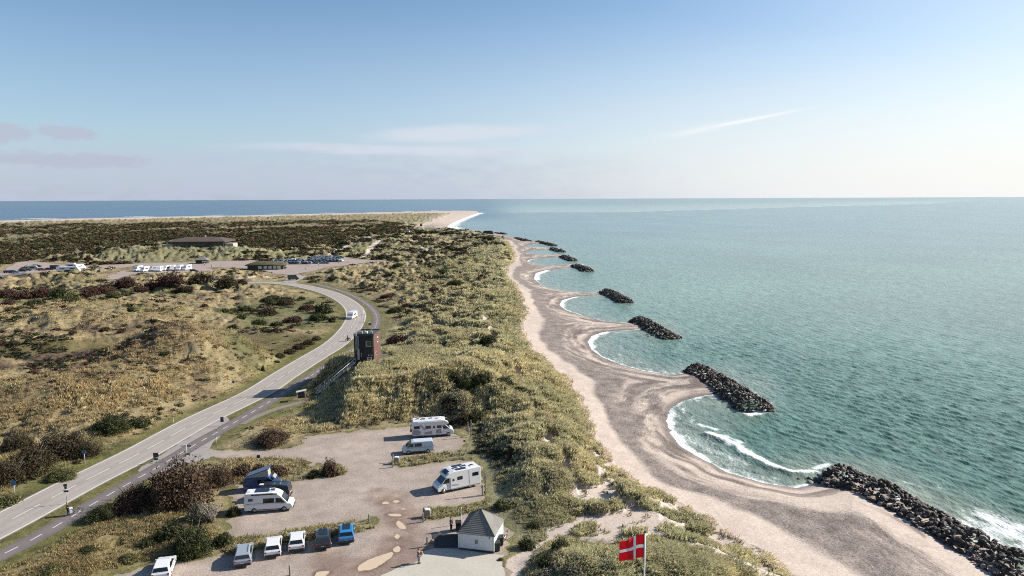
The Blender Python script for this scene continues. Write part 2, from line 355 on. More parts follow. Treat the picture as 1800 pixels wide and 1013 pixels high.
# ------------------------------------------------------------------ light, sky
SUN_AZ, SUN_EL = math.radians(73), math.radians(30)      # azimuth from straight ahead, to the right
sun_dir = Vector((math.sin(SUN_AZ) * math.cos(SUN_EL), math.cos(SUN_AZ) * math.cos(SUN_EL), math.sin(SUN_EL)))
sl = bpy.data.lights.new('sun', 'SUN'); sl.energy = 5.0; sl.angle = math.radians(.5); sl.color = (1, .93, .82)
so = bpy.data.objects.new('sun', sl); link(so); so.rotation_euler = sun_dir.to_track_quat('Z', 'Y').to_euler(); so.location = (0, 0, 300)
wd = bpy.data.worlds.new('World'); SC.world = wd; wd.use_nodes = True
nt = wd.node_tree; N = nt.nodes; K = nt.links
bg = N['Background']; bg.inputs['Strength'].default_value = SKY_STR
sky = N.new('ShaderNodeTexSky'); sky.sky_type = 'NISHITA'; sky.sun_disc = False; sky.sun_elevation = SUN_EL; sky.sun_rotation = SUN_AZ
sky.altitude = 0; sky.air_density = 1.0; sky.dust_density = .9; sky.ozone_density = 2.2
def math_(op, a, b=None, c=None, clamp=False):
    n = N.new('ShaderNodeMath'); n.operation = op; n.use_clamp = clamp
    for i, v in enumerate((a, b, c)):
        if v is None: continue
        if isinstance(v, (int, float)): n.inputs[i].default_value = v
        else: K.new(v, n.inputs[i])
    return n.outputs[0]
def sstep(a, b, x):
    n = N.new('ShaderNodeMapRange'); n.interpolation_type = 'SMOOTHSTEP'; n.inputs[1].default_value = a; n.inputs[2].default_value = b; K.new(x, n.inputs[0]); return n.outputs[0]
tc = N.new('ShaderNodeTexCoord'); sx = N.new('ShaderNodeSeparateXYZ'); K.new(tc.outputs['Generated'], sx.inputs[0])
az = math_('MULTIPLY', math_('ARCTAN2', sx.outputs[0], sx.outputs[1]), 180 / PI)
el = math_('MULTIPLY', math_('ARCSINE', sx.outputs[2]), 180 / PI)
def cloudnoise(sxx, syy, off, detail=6, rough=.55):
    cb = N.new('ShaderNodeCombineXYZ'); K.new(math_('MULTIPLY', az, sxx), cb.inputs[0]); K.new(math_('MULTIPLY', el, syy), cb.inputs[1]); cb.inputs[2].default_value = off
    n = N.new('ShaderNodeTexNoise'); n.inputs['Scale'].default_value = 1; n.inputs['Detail'].default_value = detail; n.inputs['Roughness'].default_value = rough; K.new(cb.outputs[0], n.inputs['Vector']); return n.outputs['Fac']
def blob(a0, e0, wa, we, slope=0):
    da = math_('SUBTRACT', az, a0)
    de = math_('SUBTRACT', math_('SUBTRACT', el, e0), math_('MULTIPLY', da, slope))
    q = math_('ADD', math_('POWER', math_('ABSOLUTE', math_('DIVIDE', da, wa)), 2), math_('POWER', math_('ABSOLUTE', math_('DIVIDE', de, we)), 2))
    return math_('POWER', 2.718, math_('MULTIPLY', q, -1))
n1 = cloudnoise(.22, .9, 3.1); n2 = cloudnoise(.5, 1.6, 8.7, 7, .6); n3 = cloudnoise(.13, 1.1, 5.5)
# bank of haze and cloud low over the left half
bank = math_('MULTIPLY', sstep(4.6, 2.2, math_('ADD', el, math_('MULTIPLY', math_('SUBTRACT', n1, .5), -3.0))), sstep(18, -16, az))
bank = math_('MULTIPLY', bank, math_('MULTIPLY_ADD', sstep(.35, .65, n2), .45, .45))
cum = math_('MAXIMUM', math_('MAXIMUM', blob(-35.5, 4.4, 2.6, .8), blob(-31.5, 4.55, 2.3, .55)), math_('MAXIMUM', blob(-32, 2.7, 6.5, .6), math_('MULTIPLY', blob(-36, 9.6, 1.6, .6), .7)))
cum = sstep(.56, .72, math_('ADD', math_('MULTIPLY', cum, .42), math_('MULTIPLY', math_('ADD', math_('MULTIPLY', n2, .4), math_('MULTIPLY', cloudnoise(.9, 2.2, 2.2, 9, .72), .6)), .85)))
cum = math_('MULTIPLY', cum, .8)
wisp = math_('MAXIMUM', blob(-4, 5.1, 9, .75, .03), blob(-9, 3.8, 13, .5, -.01))
wisp = math_('MULTIPLY', sstep(.40, .72, math_('ADD', math_('MULTIPLY', wisp, .55), math_('MULTIPLY', n3, .5))), .7)
trail = math_('MULTIPLY', sstep(.1, 1, blob(17.6, 5.7, 4.6, .15, .164)), math_('MULTIPLY_ADD', sstep(.3, .6, n2), .4, .45))
trail = math_('MAXIMUM', trail, math_('MULTIPLY', blob(14.4, 5.15, 2.2, .26, .18), .5))
def mixc(f, c1, c2):
    m = N.new('ShaderNodeMix'); m.data_type = 'RGBA'; K.new(f, m.inputs[0])
    for i, c in ((6, c1), (7, c2)):
        if isinstance(c, tuple): m.inputs[i].default_value = (*c, 1)
        else: K.new(c, m.inputs[i])
    return m.outputs[2]
S = 1 / SKY_STR / 2 ** EXPO
haze = math_('MULTIPLY', sstep(17, -1, el), math_('MULTIPLY_ADD', sstep(-38, 34, az), .48, .45))
haze = math_('MAXIMUM', haze, math_('MULTIPLY', sstep(-5, 55, az), math_('MULTIPLY', sstep(34, 0, el), .55)))
hs = N.new('ShaderNodeHueSaturation'); hs.inputs['Saturation'].default_value = 1.08; hs.inputs['Value'].default_value = SKY_VAL; K.new(sky.outputs[0], hs.inputs['Color'])
tn = N.new('ShaderNodeVectorMath'); tn.operation = 'MULTIPLY'; K.new(hs.outputs[0], tn.inputs[0]); tn.inputs[1].default_value = (.99, 1.06, 1.09)
c = tn.outputs[0]
c = mixc(haze, c, mixc(sstep(-30, 36, az), (.53 * S, .66 * S, .88 * S), (.95 * S, .96 * S, .97 * S)))
c = mixc(wisp, c, (.72 * S, .76 * S, .84 * S))
c = mixc(bank, c, (.52 * S, .58 * S, .71 * S))
c = mixc(cum, c, (.49 * S, .53 * S, .64 * S))
c = mixc(trail, c, (.98 * S, .99 * S, 1.0 * S))
K.new(c, bg.inputs['Color'])
SC.view_settings.view_transform = 'Standard'; SC.view_settings.look = 'None'; SC.view_settings.exposure = EXPO; SC.view_settings.gamma = 1
SC.view_settings.use_curve_mapping = False
SC.cycles.use_denoising = False; SC.cycles.filter_width = 1.05
SC.cycles.max_bounces = 5; SC.cycles.diffuse_bounces = 2; SC.cycles.glossy_bounces = 2; SC.cycles.sample_clamp_indirect = 4; SC.cycles.transparent_max_bounces = 6

# ------------------------------------------------------------------ ground grid
def polar(az_f, n_f, az_out, n_out, dep):
    a = np.radians(np.concatenate([np.linspace(-az_out, -az_f, n_out, endpoint=False), np.linspace(-az_f, az_f, n_f), np.linspace(az_f, az_out, n_out + 1)[1:]]))
    r = CAMZ / np.tan(dep)
    A, R = np.meshgrid(a, r)
    return (R * np.sin(A)), (R * np.cos(A)), len(a), len(r)
def quads(nc, nr, keep=None):
    i = np.arange(nr - 1)[:, None] * nc + np.arange(nc - 1)[None, :]
    F = np.stack([i, i + 1, i + 1 + nc, i + nc], -1).reshape(-1, 4)
    if keep is not None: F = F[keep[F].any(1)]
    return F
def compact(V, F, *attrs):
    u = np.zeros(len(V), bool); u[F.ravel()] = True; mp = np.cumsum(u) - 1
    return (V[u], mp[F]) + tuple(a[u] for a in attrs)
STEP = .00072 / DETAIL
dep = np.concatenate([np.arange(math.radians(60), math.radians(32), -STEP * 4), np.arange(math.radians(32), math.radians(.78), -STEP), [math.radians(.7)]])
GX, GY, nc, nr = polar(38, int(1080 * DETAIL), 78, 70, dep)
gx = GX.ravel(); gy = GY.ravel()
z, dw, df, t, fd, sand, hum, hum2, R, bmp = terrain(gx, gy, True)
c3 = lambda *c: np.array(c)[None, :]
def mixn(a, b, f): return a + (b - a) * f[:, None]
STRAW, MARR, GREEN, HEATH, RUST, SCRUB = c3(.40, .325, .18), c3(.215, .215, .125), c3(.115, .135, .045), c3(.105, .055, .048), c3(.215, .15, .085), c3(.045, .048, .024)
SAND, SHING, WETS = c3(.61, .515, .445), c3(.185, .155, .145), c3(.12, .09, .078)
nA = fbm(gx / 38, gy / 50, 4, 2); nB = fbm(gx / 9, gy / 14, 3, 31); nC = fbm(gx / 70, gy / 110, 3, 77); nD = fbm(gx / 2.6, gy / 3.4, 2, 55)
fdr = np.minimum(pdist(ROADC, gx, gy, False, 12) - 3.6, pdist(PATHC, gx, gy, False, 12) - 1.7)
nE = fbm(gx / 6.5, gy / 8.5, 3, 15)
def veg_colour(X, Y, z, df, fd, bmp, nA, nB, nC, nD):
    R = np.hypot(X, Y)
    coast = sm(70, 15, df)                       # marram close to the sea, heath further in
    coast = np.maximum(coast, sm(1.2, 3.0, bmp) * .8 * np.maximum(sm(-50, -42, X), sm(300, 340, Y)))
    col = mixn(MARR * 1.25, c3(.40, .35, .205), sm(-.4, .35, nA + .4 * nB))
    heath = mixn(STRAW * 1.0, GREEN * 1.5, sm(.12, .45, nA) * .7)
    heath = mixn(heath, RUST * 1.15, sm(.08, .45, nC + .4 * nB) * .55)
    heath = mixn(heath, HEATH * 1.3, sm(.2, .42, nB - .5 * nA) * .4)
    col = mixn(heath, col, coast)
    for P, cc, k, w in ZONES:
        s = sm(-w, w, sd(P, X + 3 * nB * w * .5, Y + 6 * nA * w * .3, 40)) * k
        s = s * np.clip(.8 + .6 * nB, 0, 1)
        col = mixn(col, cc, s)
    col = mixn(col, GREEN * c3(1.35, 1.15, .8), np.maximum(sm(4.2, 1.2, fdr) * .75, sm(1.4, .1, fd) * .6) * sm(500, 300, R))     # mown verges
    col = mixn(col, SCRUB, sm(.2, .5, nD + .6 * nB) * .4)
    col = col * (1 + .38 * np.clip(nE, -1, 1))[:, None]
    return col
ZONES = [(Wl(p), c_, k, w) for p, c_, k, w in [
    ([(-100, 622), (250, 600), (330, 590), (420, 585), (570, 588), (590, 600), (520, 625), (470, 632), (420, 612), (300, 604), (200, 618), (-100, 640)], c3(.15, .125, .045), .95, 3),
    ([(-100, 640), (200, 618), (260, 625), (215, 650), (60, 655), (-100, 665)], HEATH * 1.05, .85, 3),
    ([(370, 548), (480, 525), (560, 522), (600, 545), (592, 572), (540, 580), (440, 580)], c3(.13, .155, .05), .85, 4),
    ([(-100, 725), (60, 700), (130, 735), (90, 770), (-100, 800)], c3(.16, .12, .055), .6, 4),
    ([(380, 628), (470, 640), (560, 598), (590, 590), (500, 640), (420, 668)], GREEN * 1.2, .6, 2),
    ([(-100, 515), (200, 512), (330, 505), (330, 515), (150, 530), (-100, 540)], GREEN * 1.0, .8, 4),
    ([(-400, 396), (0, 394), (400, 390), (640, 386), (700, 392), (690, 410), (640, 428), (430, 440), (300, 437), (180, 436), (60, 458), (-400, 470)], c3(.13, .10, .055), .9, 12),
    ([(180, 450), (260, 438), (400, 438), (445, 450), (440, 458), (250, 463), (185, 464)], c3(.27, .27, .14), .9, 5),
    ([(430, 452), (560, 440), (700, 425), (740, 440), (640, 455), (480, 460)], c3(.26, .26, .12), .8, 8),
    ([(430, 398), (600, 394), (650, 395), (600, 400), (300, 406), (200, 405)], c3(.30, .22, .15), .75, 8),
    ([(560, 500), (700, 480), (850, 470), (860, 500), (760, 540), (680, 560)], c3(.27, .235, .125), .5, 8),
    ([(650, 478), (800, 462), (850, 458), (860, 468), (760, 480)], c3(.16, .18, .06), .6, 6),
    ([(0, 960), (300, 880), (400, 900), (380, 990), (200, 1013), (-60, 1080)], c3(.27, .215, .10), .8, 2),
    ([(625, 628), (672, 620), (700, 626), (720, 632), (680, 640), (640, 645), (620, 640)], c3(.15, .18, .06), .85, 1.5),
    ([(430, 738), (550, 705), (562, 712), (545, 725), (470, 742)], c3(.17, .18, .06), .9, 1),
    ([(170, 435), (300, 420), (445, 420), (500, 428), (440, 436), (300, 437)], c3(.20, .18, .09), .35, 8)]]
col = veg_colour(gx, gy, z, df, fd, bmp, nA, nB, nC, nD)
nT = fbm(gx / 75, gy / 170, 3, 44)
col = mixn(col, c3(.27, .245, .13), sm(-.02, -.22, nT) * sm(430, 560, R) * .8)
sandpatch = sm(.3, .6, sand + .25 * nB)
farsand = sm(1100, 1700, R) * sm(45, 5, df)
SANDC = SAND * c3(1, 1, 1) + (np.clip(nD, -1, 1)[:, None] * .03)
col = mixn(col, SANDC, np.maximum(sandpatch, farsand * .7))
col = mixn(col, SANDC * .92, sm(2.2, .2, df) * sm(-.6, .3, nB + .6 * nD + .2) * (df > 0))
# beach bands
tt = t + .07 * fbm(gx / 12, gy / 30, 3, 4)
near = sm(118, 92, gy)
lo = .05 + .27 * near
dww = dw + 2.2 * nB + 1.2 * nA
stripe = fbm(dww / 5.5, gy / 26 + gx / 40, 4, 12); stripe2 = fbm(dww / 3.0, gy / 16, 4, 62)
sh = sm(lo - .06, lo + .06, tt) * sm(.80, .70, tt)
zone = sm(.62, .45, tt)
sh = np.clip(sh * (1 - .85 * zone * sm(-.05, .25, stripe)) + zone * .75 * sm(.12, .3, stripe2 - .2 * stripe) * sm(.02, .08, tt), 0, 1)
sh = np.where(R > 330, np.clip(sh + .25, 0, 1), sh)
beach = mixn(SANDC, SHING, sh * (.8 + .2 * nD))
lines = sm(.06, .24, stripe2 + .25 * stripe) * sm(.02, .06, tt) * sm(.55, .35, tt) * sm(420, 300, R)
beach = mixn(beach, SANDC * 1.0, sm(.0, -.25, stripe2 + .25 * stripe) * sm(.02, .08, tt) * sm(.45, .3, tt) * .75)
beach = mixn(beach, WETS * 1.15, lines * .55)
wet = sm(2.6, .3, dw + 1.2 * nB) * (1 - .35 * near)
beach = mixn(beach, WETS, wet * .8)
sp = sm(1000, 1400, R); beach = mixn(beach, SANDC * .95, sp)
isb = (df <= 0)
col = np.where(isb[:, None], beach, col)
damp = np.where(isb, sm(1.4, .2, dw), 0)
col = col * AK
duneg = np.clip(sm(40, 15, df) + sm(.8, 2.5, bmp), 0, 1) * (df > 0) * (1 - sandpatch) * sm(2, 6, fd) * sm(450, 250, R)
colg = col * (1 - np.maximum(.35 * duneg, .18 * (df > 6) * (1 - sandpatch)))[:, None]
grain = np.where(isb, .5 + .9 * sh, np.where(sandpatch > .5, .4, 1.0))
GV = np.stack([gx, gy, z], 1)
keep = dw > -14
F = quads(nc, nr, keep)
fb = isb[F].all(1) | (sandpatch[F] > .9).all(1) & False

def ground_mat():
    m = bpy.data.materials.new('ground'); m.use_nodes = True; nt = m.node_tree; N = nt.nodes; K = nt.links; b = N['Principled BSDF']
    a = N.new('ShaderNodeAttribute'); a.attribute_name = 'col'; g = N.new('ShaderNodeAttribute'); g.attribute_name = 'grain'; d = N.new('ShaderNodeAttribute'); d.attribute_name = 'damp'
    geo = N.new('ShaderNodeNewGeometry')
    def noise(s, det, rough=.6, sc=(1, 1, 1)):
        mp = N.new('ShaderNodeMapping'); mp.inputs['Scale'].default_value = sc; K.new(geo.outputs['Position'], mp.inputs[0])
        n = N.new('ShaderNodeTexNoise'); n.inputs['Scale'].default_value = s; n.inputs['Detail'].default_value = det; n.inputs['Roughness'].default_value = rough; K.new(mp.outputs[0], n.inputs[0]); return n.outputs['Fac']
    def M(op, x, y, z=None):
        n = N.new('ShaderNodeMath'); n.operation = op
        for i, v in enumerate((x, y, z)):
            if v is None: continue
            if isinstance(v, (int, float)): n.inputs[i].default_value = v
            else: K.new(v, n.inputs[i])
        return n.outputs[0]
    n1 = noise(2.6, 5, .75); n2 = noise(.45, 4, .6)
    f = M('MULTIPLY_ADD', M('SUBTRACT', n1, .5), 2.3, 1.0)
    f2 = M('MULTIPLY_ADD', M('SUBTRACT', n2, .5), 1.0, 1.0)
    f = M('MULTIPLY', f, f2)
    f = M('MULTIPLY_ADD', M('SUBTRACT', f, 1.0), g.outputs['Fac'], 1.0)
    f = M('MAXIMUM', f, .18)
    v = N.new('ShaderNodeVectorMath'); v.operation = 'SCALE'; K.new(a.outputs['Color'], v.inputs[0]); K.new(f, v.inputs['Scale'])
    K.new(v.outputs[0], b.inputs['Base Color'])
    r = M('MULTIPLY_ADD', d.outputs['Fac'], -.55, .9); K.new(r, b.inputs['Roughness']); b.inputs['Specular IOR Level'].default_value = .25
    bp = N.new('ShaderNodeBump'); bp.inputs['Distance'].default_value = .22; K.new(M('MULTIPLY', g.outputs['Fac'], .8), bp.inputs['Strength'])
    K.new(n1, bp.inputs['Height']); K.new(bp.outputs[0], b.inputs['Normal'])
    return m
GM = ground_mat()
for name, sel in (('ground', ~fb), ('beach', fb)):
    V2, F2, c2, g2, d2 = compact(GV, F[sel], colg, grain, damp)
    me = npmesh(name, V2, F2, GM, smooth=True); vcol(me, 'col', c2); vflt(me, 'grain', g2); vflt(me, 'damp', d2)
    o = link(bpy.data.objects.new(name, me)); tag(o, kind='structure')

# ------------------------------------------------------------------ sea
dep = np.concatenate([np.arange(math.radians(52), math.radians(30.5), -STEP * 5), np.arange(math.radians(30.5), math.radians(.7), -STEP * .95), np.geomspace(math.radians(.69), math.radians(.008), 60)])
SX, SY, snc, snr = polar(38, int(1080 * DETAIL), 78, 60, dep)
sx_, sy_ = SX.ravel(), SY.ravel(); sR = np.hypot(sx_, sy_)
sdw = sd(WATER, sx_, sy_, 120)
rng = np.random.default_rng(5)
gap = sR ** 2 / CAMZ * STEP
sz = np.zeros_like(sx_); 
calm = sm(2, 26, -sdw) * .75 + .25
for i in range(46):
    wl = 1.2 * (1.08 ** (i * .32)) * rng.uniform(.8, 1.25); an = math.radians(218) + rng.normal(0, .42)
    am = .0092 * wl ** .62; kx, ky = math.cos(an) * 2 * PI / wl, math.sin(an) * 2 * PI / wl
    ph = kx * sx_ + ky * sy_ + rng.uniform(0, 6.28) + 1.5 * gn(sx_ / (wl * 7) + i, sy_ / (wl * 7))
    sz += am * (np.sin(ph) + .25 * np.sin(2 * ph + 1)) * sm(.55, .22, gap / wl)
sz *= calm
foam = np.zeros_like(sx_)
FOAML = [(Wl([(1229, 746), (1258, 755)], 0), .6, .8), (Wl([(1246, 762), (1270, 771), (1292, 782), (1313, 797)], 0), 1.0, 1.2), (Wl([(1270, 765), (1300, 777)], 0), .7, .7), (Wl([(1322, 801), (1355, 818), (1396, 831), (1432, 830)], 0), .8, 1.2), (Wl([(1225, 775), (1255, 795), (1300, 812)], 0), 2.2, .42),
         (Wl([(1172, 725), (1176, 755), (1200, 788), (1240, 811)], 0), 1.2, 1.2), (Wl([(1240, 811), (1285, 833), (1345, 851), (1400, 858)], 0), .5, .9), (Wl([(1240, 805), (1300, 830), (1360, 845)], 0), 1.6, .4),
         (Wl([(1036, 612), (1036, 598), (1046, 589), (1062, 584)], 0), 1.3, 1.25), (Wl([(1036, 612), (1060, 629), (1090, 642), (1130, 652)], 0), .55, .9),
         (Wl([(985, 540), (986, 532), (995, 526), (1012, 522)], 0), 1.4, 1.2), (Wl([(990, 545), (1020, 555), (1060, 565)], 0), .6, .6), (Wl([(941, 492), (943, 482), (960, 476)], 0), 2.0, 1.2), (Wl([(926, 461), (928, 457), (940, 455)], 0), 2, .8),
         (Wl([(1740, 915), (1770, 930), (1800, 948), (1850, 975)], 0), 2.6, .8), (Wl([(1680, 918), (1720, 938), (1775, 965)], 0), 1.5, .7), (Wl([(1300, 682), (1325, 698), (1347, 712), (1340, 724), (1320, 728)], 0), 1.3, .95), (Wl([(1290, 670), (1305, 682)], 0), .7, .5),
         (Wl([(1185, 590), (1193, 596)], 0), .8, .7), (Wl([(1560, 850), (1620, 885), (1690, 922)], 0), .6, .55), (Wl([(1455, 817), (1435, 824)], 0), .6, .9), (Wl([(1022, 464), (1036, 473)], 0), 1, .6),
         (Wl([(800, 402), (788, 399), (800, 391), (825, 381), (846, 374)], 0), 12, 1.0), (Wl([(860, 371), (980, 372)], 0), 22, .35), (Wl([(800, 398), (880, 397)], 0), 14, .3), (Wl([(830, 385), (880, 384)], 0), 14, .25), (Wl([(0, 386), (300, 380), (700, 372.3), (800, 369.8)], 0), 14, .8)]
wob = fbm(sx_ / 3.2, sy_ / 3.2, 3, 8); cbx = gn(sx_ / 14, sy_ / 14)
for P, rad, k in FOAML:
    d = pdist(P, sx_, sy_, False, rad * 3)
    foam = np.maximum(foam, k * 1.1 * np.exp(-((d + wob * rad * .9) / (rad * 1.25)) ** 2) * (d < rad * 2.9))
foam = np.maximum(foam, (.62 + .5 * fbm(sx_ / 6, sy_ / 9, 2, 5)) * sm(-1.8, -.2, sdw - 1.0 * wob) * sm(900, 500, sR))
foam = np.maximum(foam, .42 * sm(-4.5, -1.2, sdw + 1.8 * wob) * sm(400, 200, sR) * sm(-.1, .4, fbm(sx_ / 9, sy_ / 9, 2, 25)))
wl2 = sm(-.1, .25, fbm(sx_ / 5, sy_ / 7, 3, 45)) * sm(330, 240, sR) * sm(118, 112, np.where(sy_ < 400, 0, sy_))
for o_, k_ in ((2.6, .62), (5.6, .5), (9.5, .4)): foam = np.maximum(foam, k_ * np.exp(-((sdw + o_ + 1.6 * wob + 1.5 * cbx) / .42) ** 2) * wl2)
breaker = np.zeros_like(sx_)
for P in (FOAML[1][0], FOAML[3][0]):
    d = pdist(P - np.array([.5, .8]), sx_, sy_, False, 6); breaker = np.maximum(breaker, .45 * np.exp(-(d / 1.1) ** 2))
sz += breaker
# deep colour: teal near, milky by the shore, lighter and sandier past the current line, dark blue over the northern sea
ca = fbm(sx_ / 90, sy_ / 130, 3, 3); cb_ = fbm(sx_ / 14, sy_ / 20, 3, 13)
scol = mixn(np.repeat(c3(.148, .232, .190), len(sx_), 0), c3(.074, .146, .112), sm(330, 90, sR))
scol = mixn(scol, c3(.135, .212, .205), sm(300, 1200, sR))
scol = scol * (1 + .22 * ca[:, None])
scol = mixn(scol, c3(.24, .25, .20), sm(-16, -1, sdw + 4 * cb_) * .55 * sm(900, 400, sR))
scol = mixn(scol, c3(.20, .24, .19), sm(.05, .45, cb_ + .3 * ca) * .25 * sm(-45, -15, sdw))
LINE = W(np.array([840, 900, 1100, 1300, 1500, 1650, 1740]), np.array([372, 373.5, 373.0, 367.5, 362.0, 358, 352]), 0)
ang = np.arctan2(sx_, sy_); la = np.arctan2(LINE[:, 0], LINE[:, 1]); lr = np.hypot(LINE[:, 0], LINE[:, 1])
rl = np.interp(ang, la, lr); beyond = sm(-.01, .01, np.log(sR / rl)) * sm(-.06, -.02, ang) * sm(.60, .50, ang)
scol = mixn(scol, c3(.26, .33, .28), beyond * .85 * sm(1.1, .1, np.log(sR / rl)))
scol = mixn(scol, c3(.40, .42, .35), np.exp(-((np.log(sR / rl) - .012) / .02) ** 2) * beyond * .7)
north = sm(.03, -.05, ang) * sm(1300, 1700, sR)
scol = mixn(scol, mixn(np.repeat(c3(.016, .06, .105), len(sx_), 0), c3(.045, .115, .15), sm(-.45, .0, ang)), north)
scol = scol * (1 + north * .25 * gn(sx_ / 900, sy_ / 350))[:, None]
scol = np.clip(scol * AK * 1.42, 0, .6)
sf = quads(snc, snr, sdw < 4)
V2, F2, c2, f2, a2 = compact(np.stack([sx_, sy_, sz], 1), sf, scol, foam, calm)
def sea_mat():
    m = bpy.data.materials.new('sea_water'); m.use_nodes = True; nt = m.node_tree; N = nt.nodes; K = nt.links; b = N['Principled BSDF']
    a = N.new('ShaderNodeAttribute'); a.attribute_name = 'col'; g = N.new('ShaderNodeAttribute'); g.attribute_name = 'foam'
    geo = N.new('ShaderNodeNewGeometry')
    def noise(s, det, rough, sc, rot=0):
        mp = N.new('ShaderNodeMapping'); mp.inputs['Scale'].default_value = sc; mp.inputs['Rotation'].default_value = (0, 0, rot); K.new(geo.outputs['Position'], mp.inputs[0])
        n = N.new('ShaderNodeTexNoise'); n.inputs['Scale'].default_value = s; n.inputs['Detail'].default_value = det; n.inputs['Roughness'].default_value = rough; K.new(mp.outputs[0], n.inputs[0]); return n.outputs['Fac']
    def M(op, x, y=None, z=None, cl=False):
        n = N.new('ShaderNodeMath'); n.operation = op; n.use_clamp = cl
        for i, v in enumerate((x, y, z)):
            if v is None: continue
            if isinstance(v, (int, float)): n.inputs[i].default_value = v
            else: K.new(v, n.inputs[i])
        return n.outputs[0]
    rot = math.radians(-128)
    w1 = noise(.75, 3, .55, (1, .35, 1), math.radians(52)); w2 = noise(1.6, 4, .6, (1, .5, 1), math.radians(40)); w3 = noise(.09, 2, .5, (1, .3, 1), math.radians(52))
    h = M('ADD', M('MULTIPLY', w1, .65), M('ADD', M('MULTIPLY', w2, .34), M('MULTIPLY', w3, .8)))
    bp = N.new('ShaderNodeBump'); bp.inputs['Strength'].default_value = .9; bp.inputs['Distance'].default_value = .62; K.new(h, bp.inputs['Height']); K.new(bp.outputs[0], b.inputs['Normal'])
    fn = noise(2.3, 6, .75, (1, 1, 1)); fn2 = noise(.7, 3, .6, (1, .5, 1), math.radians(50))
    fm = M('MULTIPLY_ADD', M('ADD', M('MULTIPLY', fn, .65), M('MULTIPLY', fn2, .35)), 3.0, -1.95)
    ff = M('ADD', M('MULTIPLY', g.outputs['Fac'], 1.45), fm)
    ff = M('MULTIPLY', ff, M('GREATER_THAN', g.outputs['Fac'], .03), cl=True)
    # crest lightening where the wave noise peaks (thin lines of broken water)
    cr_ = M('MULTIPLY', M('SUBTRACT', w2, .60), 2.2, cl=True)
    v = N.new('ShaderNodeMix'); v.data_type = 'RGBA'; K.new(ff, v.inputs[0]); w4 = noise(.30, 5, .78, (1, .55, 1), math.radians(52)); sv = N.new('ShaderNodeVectorMath'); sv.operation = 'SCALE'; K.new(a.outputs['Color'], sv.inputs[0]); K.new(M('MULTIPLY_ADD', M('SUBTRACT', w4, .5), 2.4, 1.0), sv.inputs['Scale']); K.new(sv.outputs[0], v.inputs[6]); v.inputs[7].default_value = (.80, .84, .84, 1)
    K.new(v.outputs[2], b.inputs['Base Color'])
    K.new(M('MULTIPLY_ADD', ff, .5, .22), b.inputs['Roughness']); b.inputs['IOR'].default_value = 1.33
    return m
me = npmesh('sea', V2, F2, sea_mat(), smooth=True); vcol(me, 'col', c2); vflt(me, 'foam', f2)
tag(link(bpy.data.objects.new('sea', me)), kind='structure')
# ------------------------------------------------------------------ roads, lot, paving
def surf_mat(name, base, var=.12, scale=1.0, fine=.25, fscale=14, rough=.85, bump=.2, spots=None):
    m = bpy.data.materials.new(name); m.use_nodes = True; nt = m.node_tree; N = nt.nodes; K = nt.links; b = N['Principled BSDF']
    g = N.new('ShaderNodeNewGeometry')
    def noise(s, det, r=.6):
        n = N.new('ShaderNodeTexNoise'); n.inputs['Scale'].default_value = s; n.inputs['Detail'].default_value = det; n.inputs['Roughness'].default_value = r; K.new(g.outputs['Position'], n.inputs[0]); return n.outputs['Fac']
    def M(op, x, y, z=None):
        n = N.new('ShaderNodeMath'); n.operation = op
        for i, v in enumerate((x, y, z)):
            if v is None: continue
            if isinstance(v, (int, float)): n.inputs[i].default_value = v
            else: K.new(v, n.inputs[i])
        return n.outputs[0]
    n1 = noise(scale * .35, 5, .62); n2 = noise(fscale * .25, 4, .75)
    f = M('ADD', M('MULTIPLY_ADD', M('SUBTRACT', n1, .5), var * 6, 1.0), M('MULTIPLY', M('SUBTRACT', n2, .5), fine * 6))
    at = N.new('ShaderNodeAttribute'); at.attribute_name = 'col'
    v = N.new('ShaderNodeVectorMath'); v.operation = 'SCALE'; K.new(f, v.inputs['Scale'])
    mu = N.new('ShaderNodeVectorMath'); mu.operation = 'MULTIPLY'; mu.inputs[0].default_value = tuple(v * AK for v in base); K.new(at.outputs['Color'], mu.inputs[1]); K.new(mu.outputs[0], v.inputs[0])
    K.new(v.outputs[0], b.inputs['Base Color']); b.inputs['Roughness'].default_value = rough; b.inputs['Specular IOR Level'].default_value = .25
    bp = N.new('ShaderNodeBump'); bp.inputs['Strength'].default_value = bump; bp.inputs['Distance'].default_value = .1; K.new(n2, bp.inputs['Height']); K.new(bp.outputs[0], b.inputs['Normal'])
    return m
def normals2(P):
    T = np.gradient(P, axis=0); T /= np.linalg.norm(T, axis=1)[:, None] + 1e-9
    return np.stack([T[:, 1], -T[:, 0]], 1)      # to the right of travel
def resample(P, step):
    s = np.concatenate([[0], np.cumsum(np.linalg.norm(np.diff(P, axis=0), axis=1))]); q = np.arange(0, s[-1], step)
    return np.stack([np.interp(q, s, P[:, 0]), np.interp(q, s, P[:, 1])], 1)
def ribbon(name, P, offs, z, m, colf=None, drape=0):
    P = resample(P, .8); Nn = normals2(P); n = len(offs)
    V = (P[:, None, :] + Nn[:, None, :] * np.array(offs)[None, :, None]).reshape(-1, 2)
    zz = np.full(len(V), z) if not drape else terrain(V[:, 0], V[:, 1]) + drape
    V = np.concatenate([V, zz[:, None]], 1)
    me = npmesh(name, V, quads(n, len(P)), m)
    c = np.ones((len(V), 3)) if colf is None else np.tile(colf, (len(P), 1))
    vcol(me, 'col', c)
    return me
ASPH = surf_mat('road_surface', (.41, .365, .335), .05, .6, .06, 12)
BIKE = surf_mat('bike_path_surface', (.20, .175, .17), .07, .8, .08, 12)
GRAV = surf_mat('gravel', (.415, .345, .30), .13, 1.3, .26, 16, bump=.5)
CONC = surf_mat('pale_paving', (.56, .52, .45), .05, .8, .07, 10)
DARKP = surf_mat('dark_paving', (.06, .06, .06), .1, 1, .1, 10)
